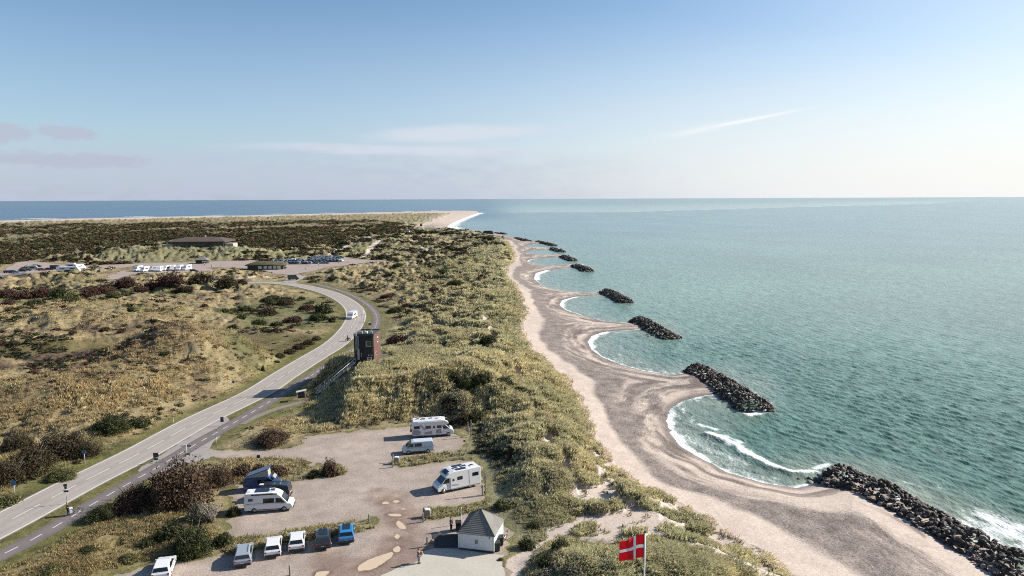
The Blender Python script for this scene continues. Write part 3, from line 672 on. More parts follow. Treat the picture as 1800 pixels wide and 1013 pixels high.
LINEM = surf_mat('road_paint', (.72, .70, .66), .10, 2, .1, 10)
off = np.array([-3.5, -3.2, -2.6, -1.9, -1.2, -.5, 0, .5, 1.2, 1.9, 2.6, 3.2, 3.5])
lane = np.array([.78, .95, 1.05, .93, 1.05, .95, .9, .95, 1.05, .93, 1.05, .95, .78])
o = link(bpy.data.objects.new('road', ribbon('road', ROADC, off, L + .03, ASPH, lane[:, None] * np.ones((1, 3))))); tag(o, kind='structure')
o = link(bpy.data.objects.new('bike_path', ribbon('bike_path', PATHC, np.linspace(-1.45, 1.45, 5), L + .022, BIKE, np.array([[.8], [1.0], [1.05], [1.0], [.8]]) * np.ones((1, 3))))); tag(o, kind='structure')
o = link(bpy.data.objects.new('footpath', ribbon('footpath', FOOTC, [-.75, 0, .75], L + .02, surf_mat('footpath_surface', (.26, .23, .21), .1, 1, .1)))); tag(o, kind='structure')
# painted lines: one sheet
def strip(P, o0, w, z, dash=None):
    P = resample(P, .4); Nn = normals2(P); V = []; F = []; i = 0; per = None
    if dash: on = int(dash[0] / .4); offn = int(dash[1] / .4)
    segs = [(0, len(P))] if not dash else [(k, min(k + on + 1, len(P))) for k in range(0, len(P) - 2, on + offn)]
    for a, b in segs:
        base = len(V)
        for k in range(a, b):
            V.append((*(P[k] + Nn[k] * (o0 - w / 2)), z)); V.append((*(P[k] + Nn[k] * (o0 + w / 2)), z))
        for k in range(b - a - 1): F.append((base + 2 * k, base + 2 * k + 1, base + 2 * k + 3, base + 2 * k + 2))
    return V, F
VV = []; FF = []
for args in ((ROADC, -3.15, .22, L + .036), (ROADC, 3.15, .22, L + .036), (ROADC, -.02, .16, L + .036, (4.4, 2.2)), (PATHC, 0, .16, L + .028, (1.6, 1.8))):
    v, f = strip(*args); b = len(VV); VV += v; FF += [tuple(b + i for i in q) for q in f]
me = npmesh('road_markings', np.array(VV), np.array(FF), LINEM); vcol(me, 'col', np.ones((len(VV), 3))); tag(link(bpy.data.objects.new('road_markings', me)), kind='structure')

def sheet(name, P, z, m, jit=.35, step=.7, colf=None, inner=1.0, seed=1):
    """flat sheet with an uneven edge, filled with a grid so that colour can vary"""
    P = np.asarray(P, float); lo = P.min(0) - 1; hi = P.max(0) + 1
    nx = int((hi[0] - lo[0]) / step) + 2; ny = int((hi[1] - lo[1]) / step) + 2
    X, Y = np.meshgrid(lo[0] + np.arange(nx) * step, lo[1] + np.arange(ny) * step); x = X.ravel(); y = Y.ravel()
    d = sd(P, x, y, 8) + jit * 2.2 * gn(x / 2.3 + seed, y / 2.3) + jit * gn(x / .9, y / .9 + seed)
    # pull the outermost vertices onto the edge
    e = .3; dx = (sd(P, x + e, y, 8) - sd(P, x - e, y, 8)) / (2 * e); dy = (sd(P, x, y + e, 8) - sd(P, x, y - e, 8)) / (2 * e)
    out = (d < 0) & (d > -step * 1.5); x2 = np.where(out, x - dx * d, x); y2 = np.where(out, y - dy * d, y)
    keep = d > -1e-6; i = np.arange(ny - 1)[:, None] * nx + np.arange(nx - 1)[None, :]
    F = np.stack([i, i + 1, i + 1 + nx, i + nx], -1).reshape(-1, 4); F = F[keep[F].any(1)]
    ok = (d > -step * 1.5)[F].all(1); F = F[ok]
    c = np.ones((len(x), 3)) if colf is None else colf(x, y)
    V2, F2, c2_ = compact(np.stack([x2, y2, np.full_like(x, z)], 1), F, c)
    me = npmesh(name, V2, F2, m); vcol(me, 'col', c2_); return me
PUDDLES = [smooth_line(Wl(p), 4, True) for p in [
    [(629, 998), (640, 989), (662, 979), (688, 971.5), (692, 975), (676, 989), (655, 1001), (634, 1004)], [(553, 1016), (558, 1006), (578, 1005), (574, 1012), (565, 1020)],
    [(691, 966), (699, 960.5), (704, 964), (702, 970), (694, 971.5)], [(693, 944), (698, 939), (703, 943), (698, 948)], [(696, 920), (702, 916), (711, 924), (713, 930), (704, 930)],
    [(683, 904), (696, 903.5), (705, 905), (703, 908), (686, 907.5)], [(671, 885), (678, 882), (685, 885), (678, 887)], [(690, 882), (697, 879.5), (703, 882), (696, 884.5)], [(704, 895), (709, 894), (714, 895.5), (708, 896.5)],
    [(520, 1040), (560, 1025), (575, 1030), (550, 1042)]]]
RUTS = [Wl(p) for p in [[(668, 870), (700, 880), (715, 910), (712, 950), (700, 985), (670, 1005), (600, 1040)], [(600, 1010), (650, 985), (690, 960), (705, 930), (690, 890), (670, 872)], [(580, 985), (600, 1000), (620, 1002)], [(705, 960), (735, 975), (690, 1000), (640, 1020)]]]
def lotcol(x, y):
    c = np.ones((len(x), 3)); d = np.full(len(x), 9.0)
    for P in PUDDLES: d = np.minimum(d, np.maximum(-sd(P, x, y, 4), 0))
    w = sm(.75, .05, d + .3 * gn(x / 1.1, y / 1.1)); c = mixn(c, c3(.34, .28, .26), w * .95)
    d = np.full(len(x), 9.0)
    for P in RUTS: d = np.minimum(d, pdist(P, x, y, False, 6))
    c = mixn(c, c3(.60, .49, .45), sm(3.4, .2, d + 2.2 * fbm(x / 2, y / 2, 3)) * .75)
    big = fbm(x / 9, y / 9, 3, 3); c = c * (1 + .22 * big)[:, None]
    c = mixn(c, c3(1.12, 1.1, 1.05), sm(.1, .5, fbm(x / 4, y / 4, 3, 8)) * .6)
    e = -sd(LOT, x, y, 8); c = mixn(c, c3(.72, .72, .55), sm(-1.6, .3, e + .8 * big) * .6)
    return c
for name, P, z_, m, j, s_, cf_ in (('parking_lot', LOT, L + .015, GRAV, .45, .45, lotcol), ('road_junction', APRON, L + .018, surf_mat('junction_asphalt', (.36, .33, .315), .1, .8, .08), .15, .6, None), ('paving', PAVE, L + .04, CONC, .05, .5, None), ('dark_paving', DECK, L + .06, DARKP, 0, .5, None),
    ('far_parking_lot', FARLOT, L + .08, surf_mat('far_gravel', (.40, .325, .29), .08, .3, .1, 3), 1.5, 2.5, None), ('side_road', SPUR, L + .09, ASPH, .5, 1.5, None)):
    o = link(bpy.data.objects.new(name, sheet(name, P, z_, m, j, s_, cf_))); tag(o, kind='structure')
def rag(P): P = resample(np.vstack([P, P[:1]]), .18); c = P.mean(0); return c + (P - c) * (1 + .16 * fbm(P[:, 0] * 1.3, P[:, 1] * 1.3, 3, 3))[:, None]
PUDDLES = [rag(P) for P in PUDDLES]
pm = mat('puddle_water', (.62, .48, .34), rough=.12, spec=.5)
for P in PUDDLES:
    n = len(P); c = P.mean(0); V = [(c[0], c[1], L + .024)] + [(p[0], p[1], L + .024) for p in P]
    b = MB(); b.add(V, [(0, i + 1, (i + 1) % n + 1) for i in range(n)], pm); tag(b.build('puddle'), kind='structure')
# ------------------------------------------------------------------ dune grass: blades in tufts, one object of ground cover
def blades(px_, py_, pz_, size, colr, nb, seed, lean=(.55, -.35), width=.075):
    """nb bent blades per tuft; returns vertices, triangles, colours"""
    rg = np.random.default_rng(seed); n = len(px_); T = n * nb
    cx = np.repeat(px_, nb); cy = np.repeat(py_, nb); cz = np.repeat(pz_, nb); s = np.repeat(size, nb)
    a = rg.uniform(0, 2 * PI, T); rr = np.sqrt(rg.uniform(0, 1, T)) * s * .55
    bx = cx + rr * np.cos(a); by = cy + rr * np.sin(a)
    h = s * rg.uniform(.5, 1.0, T) * (.84 - .46 * sm(105, 240, np.hypot(cx, cy)))
    la = a + rg.normal(0, .6, T); lm = rg.uniform(.15, .6, T) * h
    lx = np.cos(la) * lm + lean[0] * h * rg.uniform(.4, 1, T); ly = np.sin(la) * lm + lean[1] * h * rg.uniform(.4, 1, T)
    w = s * width * rg.uniform(.6, 1.4, T); wa = rg.uniform(0, PI, T); wx = np.cos(wa) * w; wy = np.sin(wa) * w
    z0 = cz - .12 * s
    V = np.empty((T, 5, 3))
    V[:, 0] = np.stack([bx - wx, by - wy, z0], 1); V[:, 1] = np.stack([bx + wx, by + wy, z0], 1)
    V[:, 2] = np.stack([bx - wx * .8 + lx * .38, by - wy * .8 + ly * .38, cz + h * .58], 1); V[:, 3] = np.stack([bx + wx * .8 + lx * .38, by + wy * .8 + ly * .38, cz + h * .58], 1)
    V[:, 4] = np.stack([bx + lx, by + ly, cz + h * .93], 1)
    b = (np.arange(T) * 5)[:, None, None]
    F = (np.array([[0, 1, 3], [0, 3, 2], [2, 3, 4]])[None] + b).reshape(-1, 3)
    C = np.repeat(colr * 1.45 * (1 + rg.uniform(-.42, .42, n) * (1 - .6 * sm(100, 220, np.hypot(px_, py_))))[:, None], nb, 0) * rg.uniform(.75, 1.3, T)[:, None]
    C = C + (c3(.58, .51, .33) - C) * (rg.uniform(0, 1, T) ** 2 * .8)[:, None]
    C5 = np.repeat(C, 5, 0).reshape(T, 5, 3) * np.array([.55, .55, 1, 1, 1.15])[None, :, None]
    return V.reshape(-1, 3), F, C5.reshape(-1, 3)
GRASSM = mat('grass_blades', rough=.75, spec=.15, attr='col', trans=.35)
azm = np.degrees(np.arctan2(gx, gy))
cand = (df > .3) & (R < 700) & (np.abs(azm) < 41) & (R > 52) & (fd > .1) & (dw > 2)
if True:
    cand &= ~((np.hypot(gx - TOWER[0], gy - TOWER[1]) < 5.2)) & (pdist([ST0[:2], ST1[:2]], gx, gy, False, 9) > 1.0)
marram = np.clip(np.maximum(sm(70, 15, df) * sm(1, 9, fd), sm(.8, 2.5, bmp) * np.where(gx < -46, .35, 1)), 0, 1)
hummock = sm(-.3, .3, hum2 + .5 * nD + .4 * nB)
prob = np.where(cand, .10 + .90 * hummock, 0) * (.5 + .5 * marram) * (1 - .99 * sandpatch) * (.45 + .55 * marram) * np.where(fd < 2.0, .6, 1) * (1 - .35 * sm(350, 700, R))
HEDGES = [Wl(p_) for p_ in ([(395, 978), (480, 960), (560, 947), (610, 940), (664, 930), (664, 905), (610, 915), (500, 930), (405, 945)], [(690, 820), (690, 804), (760, 797), (830, 790), (830, 810), (765, 816), (710, 826)], [(742, 916), (742, 902), (755, 893), (860, 880), (860, 908), (780, 913)], [(395, 850), (395, 806), (440, 805), (536, 807), (545, 820), (612, 818), (612, 838), (560, 843), (505, 851)])]
hedge = np.zeros(len(gx), bool)
for P in HEDGES: hedge |= inside(P, gx, gy)
hedge &= (fd > -.1)
tallg = (inside(Wl([(0, 1000), (150, 925), (250, 890), (400, 880), (402, 965), (285, 988), (190, 1010), (120, 1060), (-100, 1080)]), gx, gy) | inside(Wl([(-80, 905), (0, 868), (120, 820), (260, 745), (330, 705), (200, 700), (100, 720), (-80, 760)]), gx, gy)) & (fd > 1.5)
dome = np.abs(gn(gx / 2.3, gy / 2.9)); prob *= .25 + 2.2 * np.clip(dome, 0, .5)
prob *= np.where(hedge, 3.0, np.where(tallg, 1.6, 1)) * (.35 + .65 * sm(-.25, .25, gn(gx / 1.5, gy / 1.9)))
prob *= np.clip(1.2 - .6 * sm(2.5, 0, df), 0, 1)
NT = int(72000 * DETAIL)
rg = np.random.default_rng(21)
idx = rg.choice(len(gx), NT, replace=False, p=prob / prob.sum())
tx = gx[idx] + rg.uniform(-.3, .3, NT); ty = gy[idx] + rg.uniform(-.3, .3, NT); tz = z[idx]
base = np.clip(R[idx] * .0066, .6, 2.4)
siz = base * (.40 + .70 * marram[idx]) * rg.uniform(.75, 1.35, NT) * np.where(hedge[idx] | tallg[idx], np.where(hedge, 2.3, 1.7)[idx], np.where(fd[idx] < 1.8, .45, 1))
tc_ = col[idx] * (1.15 + .35 * marram[idx])[:, None]
tc_ = np.where(((gx < -40) & (gy < 400))[:, None][idx], tc_ * c3(1.02, .95, .88), tc_)
tc_ = np.where((sandpatch[idx] > .3)[:, None], MARR * .9, tc_)
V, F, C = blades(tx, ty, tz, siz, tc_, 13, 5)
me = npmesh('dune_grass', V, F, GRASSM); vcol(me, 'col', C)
tag(link(bpy.data.objects.new('dune_grass', me)), 'straw and grey green marram grass in dense tufts over the dunes', 'grass', kind='stuff')
# straggling tufts that stand alone on the sand at the dune foot
# ------------------------------------------------------------------ low scrub scattered over dunes and heath: ground cover
def leafcloud(n, rg, lobes, rad, hgt, leaf, shell=.55):
    """triangular leaf clumps on the outside of several lobes; unit dome"""
    pts = []; nr_ = []
    L_ = [(0, 0, 0, 1.0)] + [(rg.uniform(-.6, .6), rg.uniform(-.6, .6), rg.uniform(-.1, .25), rg.uniform(.35, .6)) for _ in range(lobes)]
    L_ = np.array(L_); k = rg.choice(len(L_), n, p=L_[:, 3] ** 2 / (L_[:, 3] ** 2).sum())
    d = rg.normal(0, 1, (n, 3)); d[:, 2] = np.abs(d[:, 2]) * .9; d /= np.linalg.norm(d, axis=1)[:, None]
    r = L_[k, 3] * rg.uniform(shell, 1, n) ** .5 * (.82 + .25 * rg.uniform(-1, 1, n) ** 3)
    p = np.stack([L_[k, 0] * .8 + d[:, 0] * r, L_[k, 1] * .8 + d[:, 1] * r, L_[k, 2] + d[:, 2] * r], 1)
    bump = .16 * gn(p[:, 0] * 2.6 + p[:, 2] * 2, p[:, 1] * 2.6 + 5)
    p *= (1 + bump)[:, None]; p[:, :2] *= rad; p[:, 2] *= hgt
    t1 = rg.normal(0, 1, (n, 3)) + d * .2; t1 /= np.linalg.norm(t1, axis=1)[:, None]
    t2 = np.cross(d + rg.normal(0, .45, (n, 3)), t1); t2 /= np.linalg.norm(t2, axis=1)[:, None] + 1e-6
    s = leaf * rg.uniform(.5, 1.3, n)[:, None]
    V = np.stack([p - t1 * s * .9, p + t2 * s * .55, p + t1 * s * .9 + d * s * .3, p - t2 * s * .55], 1)
    return V, d, p
SC_M = mat('scrub_leaves', rough=.8, spec=.1, attr='col', trans=.15)
def scrubcloud(name, X, Y, Z, rad, hg, colr, nleaf, leafk, label, seed):
    rg = np.random.default_rng(seed); proto = [leafcloud(nleaf, rg, 3, 1, 1, leafk)[0] for _ in range(8)]
    P = np.stack(proto); k = rg.integers(0, 8, len(X)); a = rg.uniform(0, 2 * PI, len(X))
    V = P[k].copy(); ca = np.cos(a)[:, None, None]; sa = np.sin(a)[:, None, None]
    x = (V[..., 0] * ca - V[..., 1] * sa) * rad[:, None, None] * 1.15 + X[:, None, None]; y = (V[..., 0] * sa + V[..., 1] * ca) * rad[:, None, None] * .9 + Y[:, None, None]
    zz = V[..., 2] * hg[:, None, None] + Z[:, None, None] - .1 * hg[:, None, None]
    VV = np.stack([x, y, zz], -1).reshape(-1, 3); T = len(X) * nleaf
    F = (np.arange(T) * 4)[:, None] + np.array([[0, 1, 2, 3]])
    C = np.repeat(colr * .85, nleaf, 0) * rg.uniform(.6, 1.5, T)[:, None]; C = np.repeat(C, 4, 0)
    me = npmesh(name, VV, F, SC_M); vcol(me, 'col', C)
    return tag(link(bpy.data.objects.new(name, me)), label, 'scrub', kind='stuff')
heathm = (df > 6) & (fd > 2.5) & (R > 85) & (R < 1100) & (np.abs(azm) < 41) & (np.hypot(gx - TOWER[0], gy - TOWER[1]) > 9)
pr = np.where(heathm, sm(.0, .4, fbm(gx / 24, gy / 34, 3, 91) + .35 * nB) + .04, 0) * (.4 + .6 * sm(120, 260, R)) * (1 - .93 * sandpatch)
inz = lambda pts: sd(Wl(pts), gx, gy, 10) > 0
pr *= np.where((gx < -22) & (gy < 430), .16, np.where(df < 70, .55, 1))
pr *= np.where(inz([(180, 436), (450, 436), (450, 462), (185, 466)]) | inz([(-100, 640), (200, 616), (330, 590), (570, 586), (590, 600), (420, 630), (250, 625), (-100, 650)]), .08, 1)
NS = 6500
idx = rg.choice(len(gx), NS, replace=False, p=pr / pr.sum())
kind_ = rg.uniform(0, 1, NS)
cc = np.where((kind_ < .62)[:, None], c3(.045, .047, .024), np.where((kind_ < .82)[:, None], c3(.070, .042, .030), c3(.095, .09, .055)))
rad = np.clip(R[idx] * .0055, .5, 3.6) * rg.uniform(.5, 1.5, NS); 
scrubcloud('low_scrub', gx[idx], gy[idx], z[idx], rad, rad * rg.uniform(.35, .6, NS), cc, 46, .30, 'low dark scrub dotted among the dune grass and heath', 3)
# the wood that closes the plain on the left, out to the far shore
wood = sd(Wl([(-420, 397), (0, 395), (200, 394), (420, 391), (560, 389), (640, 387), (700, 393), (735, 400), (690, 411), (640, 425), (560, 436), (430, 441), (415, 425), (385, 418), (330, 420), (290, 424), (280, 437), (180, 436), (120, 447), (60, 457), (20, 463), (-100, 468), (-420, 478)]), gx + 22 * nA, gy + 60 * nB, 200) > 0
strip_ = (sd(Wl([(-100, 403), (230, 404), (600, 395), (640, 396), (600, 400), (300, 406.5), (-100, 406)]), gx, gy, 60) > 0)
pr = np.where(wood & ~strip_, 1.0, 0) * (.04 + sm(-.2, .05, nT))
NW = 5200; idx = rg.choice(len(gx), NW, replace=False, p=pr / pr.sum())
kind_ = rg.uniform(0, 1, NW) + .5 * fbm(gx[idx] / 80, gy[idx] / 160, 2, 9)
cc = np.where((kind_ < .45)[:, None], c3(.075, .075, .036), np.where((kind_ < .8)[:, None], c3(.11, .070, .042), c3(.13, .125, .06)))
rad = np.clip(R[idx] * .0055, 1.6, 6.0) * rg.uniform(.6, 1.4, NW)
scrubcloud('far_thicket', gx[idx], gy[idx], z[idx], rad, np.clip(rad * .7, 1.2, 2.6), cc, 44, .30, 'dark brown and green thicket covering the far plain', 4)

# ------------------------------------------------------------------ shrubs one can tell apart
def leafmat(name, c1, var=.45):
    m = bpy.data.materials.new(name); m.use_nodes = True; nt = m.node_tree; N = nt.nodes; K = nt.links; b = N['Principled BSDF']; b.inputs['Roughness'].default_value = .8; b.inputs['Specular IOR Level'].default_value = .15
    a = N.new('ShaderNodeAttribute'); a.attribute_name = 'shade'
    v = N.new('ShaderNodeVectorMath'); v.operation = 'MULTIPLY'; v.inputs[0].default_value = tuple(q * .85 for q in c1); K.new(a.outputs['Color'], v.inputs[1]); K.new(v.outputs[0], b.inputs['Base Color'])
    t = N.new('ShaderNodeBsdfTranslucent'); K.new(v.outputs[0], t.inputs[0]); ms = N.new('ShaderNodeMixShader'); ms.inputs[0].default_value = .15
    K.new(b.outputs[0], ms.inputs[1]); K.new(t.outputs[0], ms.inputs[2]); K.new(ms.outputs[0], N['Material Output'].inputs[0])
    return m
LM = {'brown': leafmat('brown_leaves', (.085, .058, .042)), 'dark': leafmat('dark_leaves', (.045, .055, .022)), 'olive': leafmat('olive_leaves', (.095, .10, .042)), 'grey': leafmat('grey_green_leaves', (.17, .16, .115)),
      'red': leafmat('reddish_leaves', (.070, .038, .030)), 'deep': leafmat('deep_leaves', (.050, .042, .024))}
TWIG = mat('twigs', (.10, .08, .065), .9); BARE = mat('bare_twigs', (.33, .29, .25), .9)
SHR = {}
def shrub_mesh(kind, size, v):
    key = (kind, size, v)
    if key in SHR: return SHR[key]
    rg = np.random.default_rng(abs(hash(('k', size, v))) % 1000 if False else size * 17 + v * 5)
    n, lf, lob = {0: (15000, .034, 9), 1: (2600, .085, 6), 2: (700, .15, 5)}[size]
    V, d, p = leafcloud(n, rg, lob, 1, 1, lf, .35)
    F = (np.arange(n) * 4)[:, None] + np.array([[0, 1, 2, 3]])
    me = npmesh(kind + '_foliage', V.reshape(-1, 3), F, LM[kind])
    clump = .5 + 1.0 * np.clip(.5 + gn(p[:, 0] * 4 + 3, p[:, 1] * 4 + p[:, 2] * 3), 0, 1)
    C = (clump * rg.uniform(.5, 1.6, n))[:, None] * (1 + np.stack([rg.uniform(-.1, .25, n), rg.uniform(-.1, .2, n), rg.uniform(-.1, .1, n)], 1))
    vcol(me, 'shade', np.repeat(C, 4, 0))
    b = MB(); rr = random.Random(v)
    for i in range(9 if size < 2 else 5):
        a = i * 2.4 + rr.random(); e = .35 + .5 * rr.random(); q = Vector((math.cos(a) * e, math.sin(a) * e, .55 + .3 * rr.random()))
        mid = q * .5 + Vector((rr.uniform(-.1, .1), rr.uniform(-.1, .1), .05)); b.tube([(0, 0, -.1), mid, q], .03, TWIG, 5, r2=.008)
        b.tube([mid, mid + Vector((rr.uniform(-.4, .4), rr.uniform(-.4, .4), .35))], .012, TWIG, 4, r2=.004)
    SHR[key] = (me, b.mesh('stems')); return SHR[key]
NSH = [0]
def shrub(px, py, hw, hh, kind, label=None, size=None, group='shrubs on the heath', zz=None, yd=.85):
    """centre of the base in photo pixels, half width and height in photo pixels"""
    p = WT(px, py)[0]; dist = p[1] * .992 + (CAMZ - p[2]) * .124; u = dist / FPX
    hh = hh * 1.25; size = size if size is not None else (0 if hw * 1.0 > 30 and py > 700 else 1 if hw > 14 else 2)
    NSH[0] += 1; me, st = shrub_mesh(kind, size, NSH[0] % 4)
    o = empty('shrub', (float(p[0]), float(p[1]), float(p[2]) - .1), random.uniform(0, 6.28), label, 'shrub', group)
    s = u * hw * .92
    f = link(bpy.data.objects.new('foliage', me), o); f.scale = (s, s * yd, u * hh * 1.0)
    if size < 2: f = link(bpy.data.objects.new('stems', st), o); f.scale = (s, s * yd, u * hh * 1.0)
    return o
GN = 'large shrubs between road and car park'
shrub(322, 878, 78, 70, 'brown', 'largest brown domed shrub between the bike path and the campervans', 0, GN)
shrub(245, 890, 52, 40, 'brown', 'brown shrub bordering the bike path, left neighbour of the largest dome', 0, GN)
shrub(382, 850, 38, 34, 'brown', 'brown shrub by the car park entrance, uphill of the blue campervan', 0, GN)
shrub(180, 912, 34, 26, 'dark', 'low dark green shrub beside the cyclist', 0, GN)
shrub(200, 905, 26, 22, 'brown', 'small brown shrub just right of the cyclist', 1, GN)
shrub(340, 968, 52, 44, 'dark', 'big dark green shrub above the silver car', 0, GN)
shrub(300, 945, 34, 26, 'dark', 'dark green shrub in the grass left of the biggest green one', 1, GN)
shrub(352, 915, 32, 34, 'grey', 'pale grey green shrub with bare branches left of the white campervan', 0, GN)
shrub(392, 958, 24, 22, 'dark', 'dark shrub at the corner of the hedge above the silver car', 1, GN)
shrub(412, 905, 17, 16, 'dark', 'round dark bush behind the rear of the white campervan', 1, GN)
shrub(425, 838, 26, 22, 'brown', 'brown bush just left of the pop top campervan', 1, GN)
shrub(482, 838, 30, 22, 'brown', 'brown bush right above the pop top campervan roof', 1, GN)
shrub(456, 830, 18, 16, 'brown', 'small brown bush behind the pop top campervan', 1, GN)
shrub(580, 834, 22, 28, 'brown', 'round dark brown bush on the tip of the car park island', 1, GN)
shrub(552, 838, 16, 12, 'dark', 'low dark bush in the shade of the round brown one', 1, GN)
shrub(478, 778, 42, 24, 'brown', 'brown shrub on the grassy knoll above the entrance lane', 0, GN)
shrub(260, 958, 24, 12, 'dark', 'flat dark green shrub in the grass near the bike path', 1, GN)
shrub(225, 985, 26, 11, 'olive', 'olive shrub in the grass at the bottom left', 1, GN)
shrub(90, 1003, 24, 10, 'olive', 'olive shrub at the bottom left corner of the grass', 1, GN)
shrub(155, 968, 22, 9, 'dark', 'low dark shrub close to the bike path', 1, GN)
GL = 'dark shrubs on the slope left of the road'
for i, (a, b_, c_, d_, k, l) in enumerate([(195, 757, 46, 28, 'dark', 'dark round shrub high on the slope left of the road'), (240, 748, 30, 14, 'dark', 'low green shrub trailing right of the round dark one'), (105, 800, 62, 42, 'deep', 'broad dark brown shrub in the middle of the slope left of the road'),
        (55, 830, 58, 44, 'deep', 'broad shrub low on the slope beside the road sign'), (12, 850, 42, 42, 'deep', 'dark shrub at the left edge of the picture beside the road'), (150, 800, 36, 24, 'deep', 'brown shrub closest to the road on the left slope'),
        (35, 790, 40, 30, 'deep', 'dark shrub at the left edge above the lower ones'), (110, 840, 36, 18, 'olive', 'olive shrub near the verge on the left slope'), (15, 885, 30, 16, 'olive', 'olive shrub in the bottom of the left slope by the verge')]):
    shrub(a, b_, c_, d_, k, l, 0 if c_ > 30 else 1, GL)
GR = 'reddish shrubs along the far parking place'
for a, b_, c_, d_ in [(222, 502, 27, 15), (268, 508, 24, 13), (300, 500, 34, 19), (352, 500, 34, 21), (398, 502, 27, 16), (330, 512, 24, 10), (250, 512, 18, 9), (425, 500, 14, 10)]:
    shrub(a, b_, c_, d_, random.choice(['red', 'deep']), 'dark reddish shrub in the row in front of the far campers', 1, GR, yd=.8)
GQ = 'dark green shrubs on the left plain'
for a, b_, c_, d_ in [(10, 522, 26, 14), (42, 524, 24, 13), (75, 520, 25, 15), (105, 526, 26, 22), (128, 528, 20, 14), (160, 520, 26, 14), (200, 522, 20, 10), (60, 535, 24, 9), (15, 536, 20, 9), (185, 512, 24, 10)]:
    shrub(a, b_, c_, d_, random.choice(['dark', 'dark', 'red', 'olive']), 'dark shrub in the belt at the left edge below the far parking', 1, GQ, yd=.8)
GP = 'shrubs in the field inside the road bend'
for a, b_, c_, d_ in [(470, 530, 16, 8), (500, 536, 20, 10), (432, 546, 18, 9), (470, 552, 22, 11), (540, 545, 20, 11), (570, 550, 22, 18), (560, 562, 24, 12), (515, 566, 24, 10), (455, 570, 20, 9), (486, 572, 14, 7), (395, 548, 10, 6), (425, 560, 12, 6), (585, 566, 10, 10), (530, 527, 10, 6), (410, 575, 10, 5), (360, 540, 9, 6)]:
    shrub(a, b_, c_, d_, random.choice(['deep', 'dark', 'red', 'dark']), 'dark low shrub in the green field inside the road bend', 1 if c_ > 15 else 2, GP, yd=.9)
GS = 'small dark shrubs on the left heath'
for a, b_, c_, d_ in [(184, 580, 13, 5), (128, 585, 10, 5), (215, 583, 12, 6), (100, 582, 14, 6), (60, 590, 12, 5), (245, 575, 8, 4), (405, 648, 9, 4), (290, 622, 12, 5), (150, 640, 8, 4), (60, 655, 14, 5), (30, 560, 12, 5), (330, 560, 12, 4), (230, 545, 12, 5), (154, 723, 10, 5), (280, 720, 9, 5), (200, 675, 8, 4), (95, 670, 8, 4), (410, 605, 8, 4), (462, 652, 4, 10)]:
    shrub(a, b_, c_, d_, random.choice(['dark', 'red', 'dark']), 'small dark shrub dotted on the dry heath at the left', 2, GS)
GV_ = 'dark bushes along the verge inside the road bend'
for a, b_, c_, d_ in [(492, 628, 14, 8), (508, 622, 14, 9), (524, 614, 15, 10), (542, 606, 15, 10), (556, 598, 12, 8), (486, 637, 8, 4)]:
    shrub(a, b_, c_, d_, 'deep', 'dark bush in the diagonal row on the verge inside the bend', 1, GV_)
GT = 'shrubs in the dunes right of the brick tower'
for a, b_, c_, d_, k, l in [(698, 604, 26, 16, 'red', 'dark red shrub directly right of the brick tower'), (762, 516, 19, 12, 'red', 'round reddish shrub alone in the upper dunes'), (682, 524, 20, 8, 'red', None), (700, 548, 24, 9, 'dark', None), (716, 540, 16, 7, 'red', None), (748, 550, 16, 9, 'dark', None),
        (780, 548, 12, 7, 'dark', None), (795, 560, 10, 6, 'dark', None), (858, 606, 23, 18, 'dark', 'dark green shrub beside the sandy gully in the dunes'), (795, 668, 24, 18, 'dark', None), (820, 680, 24, 20, 'dark', None), (850, 672, 28, 16, 'dark', None), (885, 678, 26, 16, 'dark', None), (770, 688, 18, 12, 'dark', None),
        (915, 690, 20, 11, 'dark', None), (800, 700, 20, 12, 'grey', None), (790, 715, 22, 12, 'deep', None), (815, 742, 22, 18, 'deep', 'brown green bush directly behind the coachbuilt motorhome with the bicycles'), (838, 735, 18, 16, 'olive', 'olive bush right of the brown one behind the motorhome'), (780, 745, 20, 12, 'dark', None),
        (770, 490, 16, 7, 'dark', None), (800, 500, 20, 8, 'dark', None), (780, 480, 16, 7, 'dark', None), (700, 468, 14, 6, 'dark', None), (760, 470, 12, 5, 'dark', None), (585, 490, 14, 5, 'dark', None), (604, 492, 12, 4, 'dark', None), (550, 497, 12, 5, 'olive', None)]:
    shrub(a, b_, c_, d_, k, l or 'dark shrub in the dune grass between the brick tower and the sea', 1 if c_ > 13 else 2, GT, yd=.9)
GH = 'bushes around the white hut'
for a, b_, c_, d_, k, l in [(926, 962, 22, 18, 'dark', 'round dark bush on the sand right of the white hut'), (985, 968, 26, 22, 'dark', 'dark bush left of the flag, tinged red'), (960, 990, 22, 16, 'dark', 'dark bush below the red tinged one left of the flag'), (1010, 1008, 34, 14, 'grey', 'grey leafed bush left of the flag pole at the bottom edge'),
        (962, 1012, 30, 12, 'grey', 'grey leafed bush at the bottom edge, lower left of the flag'), (850, 905, 26, 10, 'deep', 'brown bush behind the roof of the white hut'), (885, 890, 22, 12, 'olive', 'olive bush behind and right of the hut roof'), (880, 985, 8, 6, 'olive', 'small green bush at the front right corner of the hut'), (940, 925, 20, 9, 'dark', 'low dark bush above the round one right of the hut'),
        (1010, 905, 16, 10, 'olive', 'olive clump on the blown sand right of the hut'), (1060, 990, 30, 9, 'grey', 'grey leafed bush immediately left of the flag pole')]:
    shrub(a, b_, c_, d_, k, l, 1, GH)
GC = 'dark bushes along the far coast'
for a, b_, c_, d_ in [(845, 420, 14, 5), (860, 421, 16, 7), (740, 409, 18, 5), (762, 410, 16, 5), (780, 412, 12, 4), (790, 411, 14, 5), (718, 412, 10, 4), (740, 398, 3, 5)]:
    shrub(a, b_, c_, d_, 'dark', 'dark bush on the far coast before the sand spit', 2, GC)
GF = 'bushes around the far parking place'
